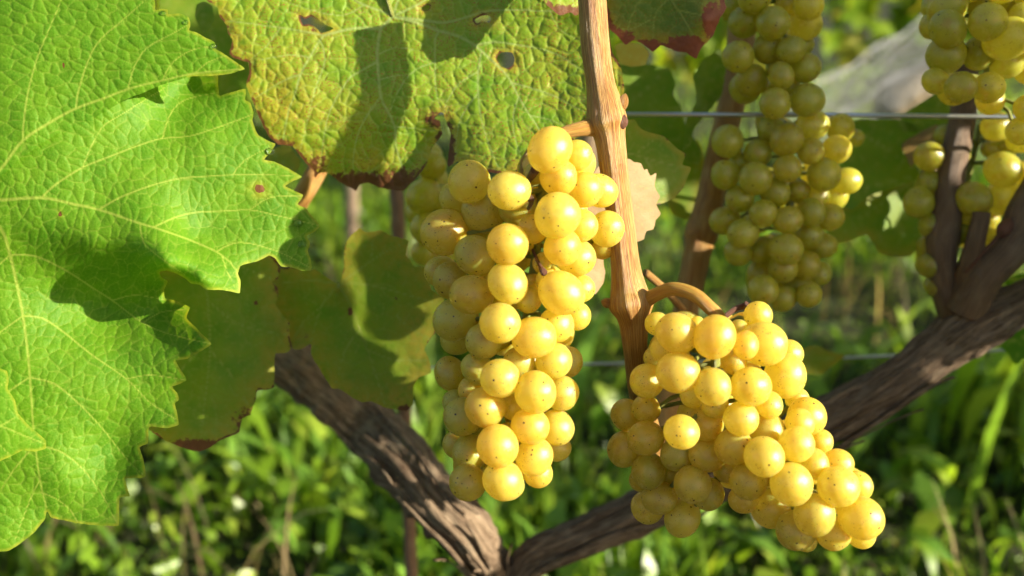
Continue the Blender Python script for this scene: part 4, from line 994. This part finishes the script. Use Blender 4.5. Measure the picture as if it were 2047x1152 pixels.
build_leaf('vine_leaf', 'yellowing shaded leaf with small sun patches left of the long bunch', [(LE, [(719, 456, .478), (817, 482, .468), (870, 600, .468), (678, 568, .474), (540, 580, .482), (590, 690, .482), (625, 700, .474), (660, 770, .470), (720, 660, .474), (800, 815, .468), (860, 745, .466)])],
           [([(678, 568), (693, 596), (720, 660), (745, 730), (770, 812)], 4.6), ([(678, 568), (640, 562), (600, 562), (535, 570)], 4), ([(678, 568), (643, 613), (625, 670), (615, 700)], 4), ([(678, 568), (710, 545), (760, 510), (815, 483)], 4), ([(678, 568), (720, 567), (780, 580), (885, 610)], 4),
            ([(720, 660), (690, 700), (670, 775)], 2.6), ([(735, 700), (790, 720), (855, 720)], 2.6), ([(760, 575), (800, 640), (860, 680)], 2.6), ([(643, 613), (610, 640), (585, 680)], 2.4), ([(740, 520), (745, 490), (730, 465)], 2.4)],
           M_LEAF_D, step=4.5, cellsize=22, amp=1.1, margin_brown=5, margin_yellow=60, blobs=[(790, 800, 60, 40, .35, 1.0), (850, 680, 60, 90, .2, 1.0), (700, 622, 7, 12, .9, 0), (792, 598, 4, 4, .9, 0), (612, 672, 10, 10, .6, 0), (790, 500, 60, 50, 0, .8), (810, 818, 20, 12, .8, .6)], wob=12, jag=1.6,
           petiole=[(678, 568, .475, 5), (684, 610, .480, 5), (700, 660, .50, 5), (715, 740, .54, 6)])
LF = [(1225, 255), (1249, 241), (1267, 239), (1285, 261), (1326, 272), (1353, 297), (1371, 308), (1364, 329), (1382, 336), (1366, 374), (1348, 396), (1319, 409), (1290, 405), (1240, 390), (1210, 320)]
build_leaf('vine_leaf', 'small green leaf with thin brown rim just right of the cane', [(LF, [(1225, 300, .44), (1285, 255, .455), (1380, 336, .462), (1319, 405, .455), (1290, 330, .450)])],
           [([(1215, 300), (1270, 310), (1320, 325), (1382, 337)], 3.6), ([(1270, 310), (1300, 285), (1326, 272)], 2.4), ([(1290, 316), (1310, 360), (1319, 405)], 2.4)], M_LEAF_D, step=5, cellsize=22, amp=0.9, margin_brown=5, margin_yellow=16, wob=8, jag=1.2)
LG = [(1200, 330), (1256, 318), (1267, 324), (1281, 327), (1288, 340), (1294, 338), (1300, 352), (1312, 346), (1308, 372), (1319, 392), (1312, 408), (1321, 428), (1311, 440), (1306, 458), (1292, 462), (1287, 478), (1274, 484), (1240, 500), (1206, 518), (1210, 545), (1206, 566), (1190, 588), (1170, 575), (1160, 480), (1170, 380)]
build_leaf('vine_leaf', 'pale tan withered leaf clasping the back of the cane', [(LG, [(1170, 450, .421), (1256, 320, .427), (1315, 430, .436), (1280, 480, .433), (1195, 580, .424), (1250, 400, .4255)])],
           [([(1230, 320), (1250, 390), (1265, 440), (1274, 480)], 3.4), ([(1240, 350), (1270, 370), (1310, 380)], 2.6), ([(1255, 400), (1285, 420), (1316, 420)], 2.6), ([(1262, 430), (1285, 450), (1300, 462)], 2.2), ([(1250, 390), (1225, 450), (1200, 560)], 2.6)], M_LEAF_G, step=4, cellsize=20, amp=1.4, wob=8, jag=1.2)
# background leaves
def simple_leaf(label, outline, dep, base, mat, step=8, tilt=(0, 0), brown=0, yellow=0, amp=0.8, bend=0.0, blobs=()):
    ol = np.asarray(outline, float); c = ol.mean(0)
    ctrl = [(*p, dep + tilt[0] * (p[0] - c[0]) / 1000 + tilt[1] * (p[1] - c[1]) / 1000) for p in ol] + [(*c, dep - bend)]
    b = np.array(base, float)
    far = ol[np.argsort(-np.linalg.norm(ol - b, axis=1))]
    veins = []; dirs = []
    for f in far:
        a = math.atan2(*(f - b)[::-1])
        if all(abs((a - x + math.pi) % (2 * math.pi) - math.pi) > 0.5 for x in dirs):
            dirs.append(a); veins.append(([tuple(b), tuple(b + (f - b) * 0.5 + np.array([-(f - b)[1], (f - b)[0]]) * 0.03), tuple(f)], 4.0))
        if len(veins) > 4: break
    return build_leaf('vine_leaf', label, [(outline, ctrl)], veins, mat, step=step, cellsize=24, amp=amp, margin_brown=brown, margin_yellow=yellow, wob=8, jag=1.5, blobs=blobs)
simple_leaf('blurred grey green leaf right of the cane just under the scorched leaf', [(1225, 150), (1240, 130), (1290, 128), (1335, 136), (1350, 165), (1345, 190), (1362, 215), (1370, 250), (1400, 300), (1395, 330), (1330, 300), (1260, 270), (1220, 220)], .56, (1225, 230), M_LEAF_D, tilt=(.04, .02))
simple_leaf('blurred yellow leaf scrap between the cane and the scorched leaf', [(1228, 92), (1250, 84), (1285, 90), (1298, 108), (1290, 130), (1262, 134), (1240, 128)], .50, (1235, 95), M_LEAF_Y)
simple_leaf('blurred upright leaf with a sunlit folded rim left of the shaded bunches', [(1386, 150), (1400, 125), (1440, 98), (1452, 120), (1447, 170), (1440, 195), (1405, 235), (1385, 262), (1380, 290), (1365, 300), (1372, 240), (1392, 200)], .535, (1380, 290), M_LEAF_D, tilt=(.20, -.06), bend=-.006)
simple_leaf('dim blurred leaf low between the front cane and the brown cane behind', [(1330, 300), (1395, 280), (1410, 330), (1405, 390), (1380, 440), (1345, 430), (1330, 400), (1300, 410), (1290, 360)], .58, (1400, 300), M_LEAF_D, tilt=(.03, 0), yellow=30)
simple_leaf('large dark green leaf under the upper wire right of the shaded bunch', [(1690, 250), (1720, 238), (1800, 240), (1850, 260), (1815, 300), (1828, 330), (1842, 352), (1800, 372), (1740, 390), (1700, 420), (1670, 400), (1680, 320)], .56, (1842, 350), M_LEAF_D, tilt=(.03, -.03))
simple_leaf('broad yellow green leaf with sunlit edges below the dark leaf', [(1842, 352), (1865, 400), (1868, 440), (1855, 482), (1820, 512), (1790, 514), (1760, 508), (1735, 470), (1700, 480), (1676, 488), (1650, 500), (1660, 440), (1700, 405), (1770, 375)], .575, (1842, 354), M_LEAF_D, tilt=(.20, 0), yellow=26, brown=5)
simple_leaf('pale sunlit leaf edge standing beside the dark cane near the upper wire', [(1800, 290), (1830, 270), (1872, 248), (1880, 262), (1860, 290), (1835, 310), (1822, 335), (1812, 315)], .555, (1872, 250), M_LEAF_G, tilt=(-.2, 0))
simple_leaf('green leaf crossing the upper wire at the foot of the corner bunch', [(1790, 255), (1810, 225), (1850, 200), (1880, 180), (1905, 190), (1930, 215), (1925, 245), (1880, 260), (1830, 262)], .56, (1930, 230), M_LEAF_D, tilt=(-.10, 0))
simple_leaf('bright green leaf under the right end of the old arm', [(1995, 690), (2010, 660), (2060, 640), (2120, 650), (2140, 720), (2080, 740), (2050, 715), (2030, 730), (2015, 708)], .555, (2120, 660), M_LEAF_A, tilt=(-.12, 0))
simple_leaf('bright green leaf scrap at the right edge above the old arm', [(2005, 560), (2035, 548), (2090, 545), (2110, 600), (2060, 605), (2035, 592), (2018, 606), (2022, 580)], .565, (2100, 560), M_LEAF_A, tilt=(-.12, 0))
simple_leaf('small leaf on the lower wire behind the right shoulder of the wide bunch', [(1600, 700), (1630, 690), (1665, 705), (1690, 712), (1660, 735), (1640, 750), (1605, 745)], .60, (1600, 720), M_LEAF_D, yellow=30)
simple_leaf('dark blurred leaf between the large fresh leaf and the ageing leaf', [(330, -80), (420, -90), (450, -10), (470, 60), (500, 130), (510, 200), (470, 230), (420, 180), (380, 110), (320, 30)], .53, (400, -80), M_LEAF_D, tilt=(.05, 0))
simple_leaf('small cupped leaf hanging in the gap beside the large fresh leaf', [(392, 10), (408, 2), (424, 12), (428, 40), (418, 58), (408, 66), (398, 55), (390, 32)], .485, (408, 0), M_LEAF_D, tilt=(-.1, 0))
simple_leaf('pale blurred leaf under the ageing leaf near the brown spot', [(540, 300), (575, 290), (600, 320), (592, 345), (560, 350), (530, 340)], .53, (540, 300), M_LEAF_D, tilt=(-.15, 0), yellow=40)

# ------------------------------------------------------------------ small lobed leaf used for foliage masses
def lobed(n=26):
    a = np.linspace(0, 2 * np.pi, n, endpoint=False)
    r = 0.62 + 0.24 * np.cos(5 * a + 0.0) * 0.6 + 0.10 * np.cos(a) + 0.05 * np.where(np.arange(n) % 2, 1, -1)
    x = r * np.cos(a); y = r * np.sin(a)
    z = -0.25 * (x * x + y * y) + 0.08 * np.cos(3 * a)
    V = np.vstack([[0, 0, 0.03], np.c_[x * 0.5, y * 0.5, z * 0.25 + 0.04], np.c_[x, y, z]])
    Fc = []
    for i in range(n):
        j = (i + 1) % n
        Fc += [(0, 1 + i, 1 + j), (1 + i, 1 + n + i, 1 + n + j), (1 + i, 1 + n + j, 1 + j)]
    return V, np.array(Fc)
LV, LFc = lobed()
def foliage_mesh(name, centres, size, seed, mat, face=None):
    r = np.random.default_rng(seed); n = len(centres)
    m = len(LV); V = np.zeros((n, m, 3)); 
    for i in range(n):
        d = r.normal(0, 1, 3); d[2] = abs(d[2]) * 0.6
        if face is not None: d = d * 0.7 + np.array(face)
        q = Vector(d).to_track_quat('Z', 'Y') @ Quaternion((0, 0, 1), r.uniform(0, 6.28))
        Mx = np.array(q.to_matrix()) * (size * r.uniform(0.6, 1.25))
        V[i] = LV @ Mx.T + centres[i]
    Fc = (np.arange(n)[:, None, None] * m + LFc[None]).reshape(-1, 3)
    me = mesh_np(name, V.reshape(-1, 3), Fc, mat)
    lc = np.tile(LV, (n, 1)) + np.repeat(r.uniform(0, 50, (n, 3)), m, 0)
    attr_v(me, 'lc', lc); z = np.zeros(n * m)
    attr_f(me, 'vein', z); attr_f(me, 'cell', np.repeat(r.random(n), m)); attr_f(me, 'brown', z); attr_f(me, 'yellow', np.repeat((r.random(n) > .8) * .8, m))
    return me
# unseen vine leaves above and right, added to shade the bunches and grass
def free(P, margin=70):
    u, v, z = project(P)
    return ~((u > -margin) & (u < 2047 + margin) & (v > -margin) & (v < 1152 + margin) & (z > 0))
n1 = 440
x1 = rng.uniform(0.30, 0.95, n1); k1 = rng.uniform(0.515, 0.78, n1)
c1 = np.c_[x1, k1 - 0.4425 * x1, rng.uniform(0.50, 1.02, n1)]
c2 = np.c_[rng.uniform(0.5, 4.5, 2100), rng.uniform(0.58, 0.88, 2100), rng.uniform(0.12, 1.6, 2100)]
c2 = c2[fbm(c2 * np.array([3.0, 0.3, 4.0]), 33, 2) > 0.51]
c2 = c2[(c2[:, 0] > 1.15) | (c2[:, 2] > 0.75) | (rng.random(len(c2)) < 0.45)]
c3 = np.c_[rng.uniform(-0.9, 0.5, 90), rng.uniform(0.62, 0.8, 90), rng.uniform(0.75, 1.35, 90)]
c1 = c1[(k1 > 0.57) | (c1[:, 2] > 0.62)]
for (tx, ty, tz) in [(1605, 45, .505), (1682, 258, .525), (1965, 172, .475), (2042, 215, .475), (1415, 215, .535), (1835, 470, .575), (1835, 280, .555), (880, 1010, .56), (930, 1070, .56), (1900, 740, .545)]:  # shading leaves dropped on these sun lines so flecks get through
    p_ = W(tx, ty, tz); d_ = c1 - p_; al = d_ @ SUN
    c1 = c1[(np.linalg.norm(d_ - al[:, None] * SUN, axis=1) > 0.040) | (al < 0)]
cc = np.vstack([c1[free(c1, 150)], c2[free(c2, 260)], c3[free(c3, 260)]])
o = bpy.data.objects.new('foliage', foliage_mesh('foliage', cc, 0.062, 71, M_LEAF_D)); tag(o, kind='stuff'); link(o, grapevine)

# the next row of vines, out of focus
far_desc = ['leafy vine of the next row seen at the upper left between the leaves', 'leafy vine of the next row behind the long golden bunch', 'leafy vine of the next row right of the cane', 'leafy vine of the next row behind the white netting', 'leafy vine of the next row behind the corner bunch']
for i, x in enumerate((-2.2, -1.0, 0.2, 1.25, 2.5)):
    y = 2.9 + 0.1 * math.sin(i * 3)
    root = empty('far_grapevine', (x, y, 0)); tag(root, far_desc[i], 'grapevine', 'vines of the next row')
    tube('trunk', catmull(np.array([[x, y, -0.03, .035], [x + .03, y, .3, .03], [x - .02, y + .02, .6, .03], [x, y, .95, .022]]), step=.03), M_BARK, root, seg=20, ridge=.15, rough=.1, seed=80 + i, world=True)
    n = 420
    c = np.c_[rng.normal(x, .36, n), rng.normal(y, .16, n), rng.uniform(.42, 1.7, n)]
    o = bpy.data.objects.new('crown', foliage_mesh('crown', c, 0.075, 90 + i, M_LEAF_D)); link(o, root)

# white bird netting hung beside the next row: sloping bundle of fine threads
def net_material():
    t = NT('white_net_thread')
    return t.done(t.principled((0.24, 0.245, 0.25), 0.4, 0.4))
M_NET = net_material()
p0 = W(1560, 215, 1.9); p1 = W(1850, 35, 2.2)
net = empty('bird_netting', (p0 + p1) / 2); tag(net, 'white bird netting stretched diagonally between the shaded bunches', 'netting')
ax_ = p1 - p0; Ln = np.linalg.norm(ax_); ax_ /= Ln
dn = np.cross(ax_, FWD); dn /= np.linalg.norm(dn)
if dn[2] > 0: dn = -dn
TV, TF, TT = [], [], []; off = 0
rn = np.random.default_rng(5)
for k in range(0, 46):
    u = k / 45; wdt = 0.13
    s = np.linspace(-0.05, Ln + .05, 14)
    P = p0 + ax_ * s[:, None] + dn * (u * wdt + 0.006 * np.sin(s * 30 + k))[:, None] + FWD * (0.03 * math.sin(u * 5) + 0.004 * rn.random())
    V, Fc, tc = tube_arrays(P, np.full(14, .0005 if k not in (0, 1, 26, 27) else .0018), 5); TV.append(V); TF.append(Fc + off); TT.append(tc); off += len(V)
o = bpy.data.objects.new('long_threads', quads_to_mesh('long_threads', np.vstack(TV), np.vstack(TF), np.vstack(TT), M_NET)); tag(o, kind='stuff'); link(o, net)
TV, TF, TT = [], [], []; off = 0
for k in range(0, 110, 4):
    s = -0.05 + (Ln + .1) * k / 109; u = np.linspace(0, 1, 12)
    P = p0 + ax_ * (s + 0.02 * u[:, None] + .004 * rn.random()) + dn * (u * 0.13)[:, None] + FWD * (0.03 * np.sin(u * 5))[:, None]
    V, Fc, tc = tube_arrays(P, np.full(12, .0004), 4); TV.append(V); TF.append(Fc + off); TT.append(tc); off += len(V)
o = bpy.data.objects.new('cross_threads', quads_to_mesh('cross_threads', np.vstack(TV), np.vstack(TF), np.vstack(TT), M_NET)); tag(o, kind='stuff'); link(o, net)

# pale slab lying in the grass beyond
def slab_material():
    t = NT('pale_sandstone'); tc = t.n('TexCoord').outputs['Object']
    a = t.noise(tc, 9.0, 4); return t.done(t.principled(t.mix(a, (0.26, 0.20, 0.12), (0.36, 0.29, 0.19)), 0.85, 0.2, t.bump(a, .02)))
sp = W(1822, 165, 2.35)
V = []; 
for (dx, dy, dz) in [(-.06, -.05, -.14), (.12, -.07, -.14), (.14, .12, -.14), (-.05, .14, -.14), (-.08, -.03, -.01), (.10, -.06, .07), (.13, .09, .08), (-.04, .12, .01)]:
    V.append(sp + np.array([dx, dy, dz]))
Fc = [(0, 3, 2, 1), (4, 5, 6, 7), (0, 1, 5, 4), (1, 2, 6, 5), (2, 3, 7, 6), (3, 0, 4, 7)]
me = mesh_np('stone_slab', np.array(V), np.array(Fc), slab_material(), smooth=False)
o = link(bpy.data.objects.new('stone_slab', me))
b = o.modifiers.new('bevel', 'BEVEL'); b.width = 0.025; b.segments = 3
tag(o, 'pale sunlit slab beyond the netting left of the corner bunch', 'slab')

# dew on the large leaf
def water_material():
    t = NT('water'); g = t.n('BsdfGlossy'); g.inputs['Roughness'].default_value = 0.06
    tp_ = t.n('BsdfTransparent'); tp_.inputs[0].default_value = (0.93, 0.97, 0.93, 1)
    fz = t.n('Fresnel'); fz.inputs[0].default_value = 1.33
    m = t.n('MixShader'); t.l(fz.outputs[0], m.inputs[0]); t.l(tp_.outputs[0], m.inputs[1]); t.l(g.outputs[0], m.inputs[2])
    return t.done(m.outputs[0])
M_WATER = water_material()
dome = berry_mesh('water_drop', M_WATER, 9)
for (x, y, r, c, lab) in [(442, 10, 12, None, 'broad water drop in the gap at the top beside the large fresh leaf'), (327, 27, 6, CA1, 'round water drop near the top notch of the large fresh leaf'), (371, 45, 5, CA1, 'tiny water drop by the second top tooth of the large fresh leaf'),
                          (428, 92, 5, CA1, 'tiny water drop just above the upper pointed lobe of the large leaf'), (541, 302, 8, CA2, 'water drop on the tooth below the upper notch of the large leaf'), (596, 446, 9, CA2, 'larger water drop on the rightmost tip of the large leaf'), (604, 488, 8, CA2, 'water drop under the rightmost tip of the large leaf')]:
    if c is None: continue
    z = tps(c, np.array([[x, y]], float))[0]
    o = bpy.data.objects.new('water_drop', dome)
    p = W(x, y, z - 0.0006); rr = r * z / F
    o.location = Vector(p); o.scale = (rr, rr * 0.9, rr * 0.55)
    o.rotation_euler = Vector(-FWD + np.array([.25, 0, 0])).to_track_quat('Z', 'Y').to_euler()
    col.objects.link(o); tag(o, lab, 'water drop', 'dew drops on the large leaf')
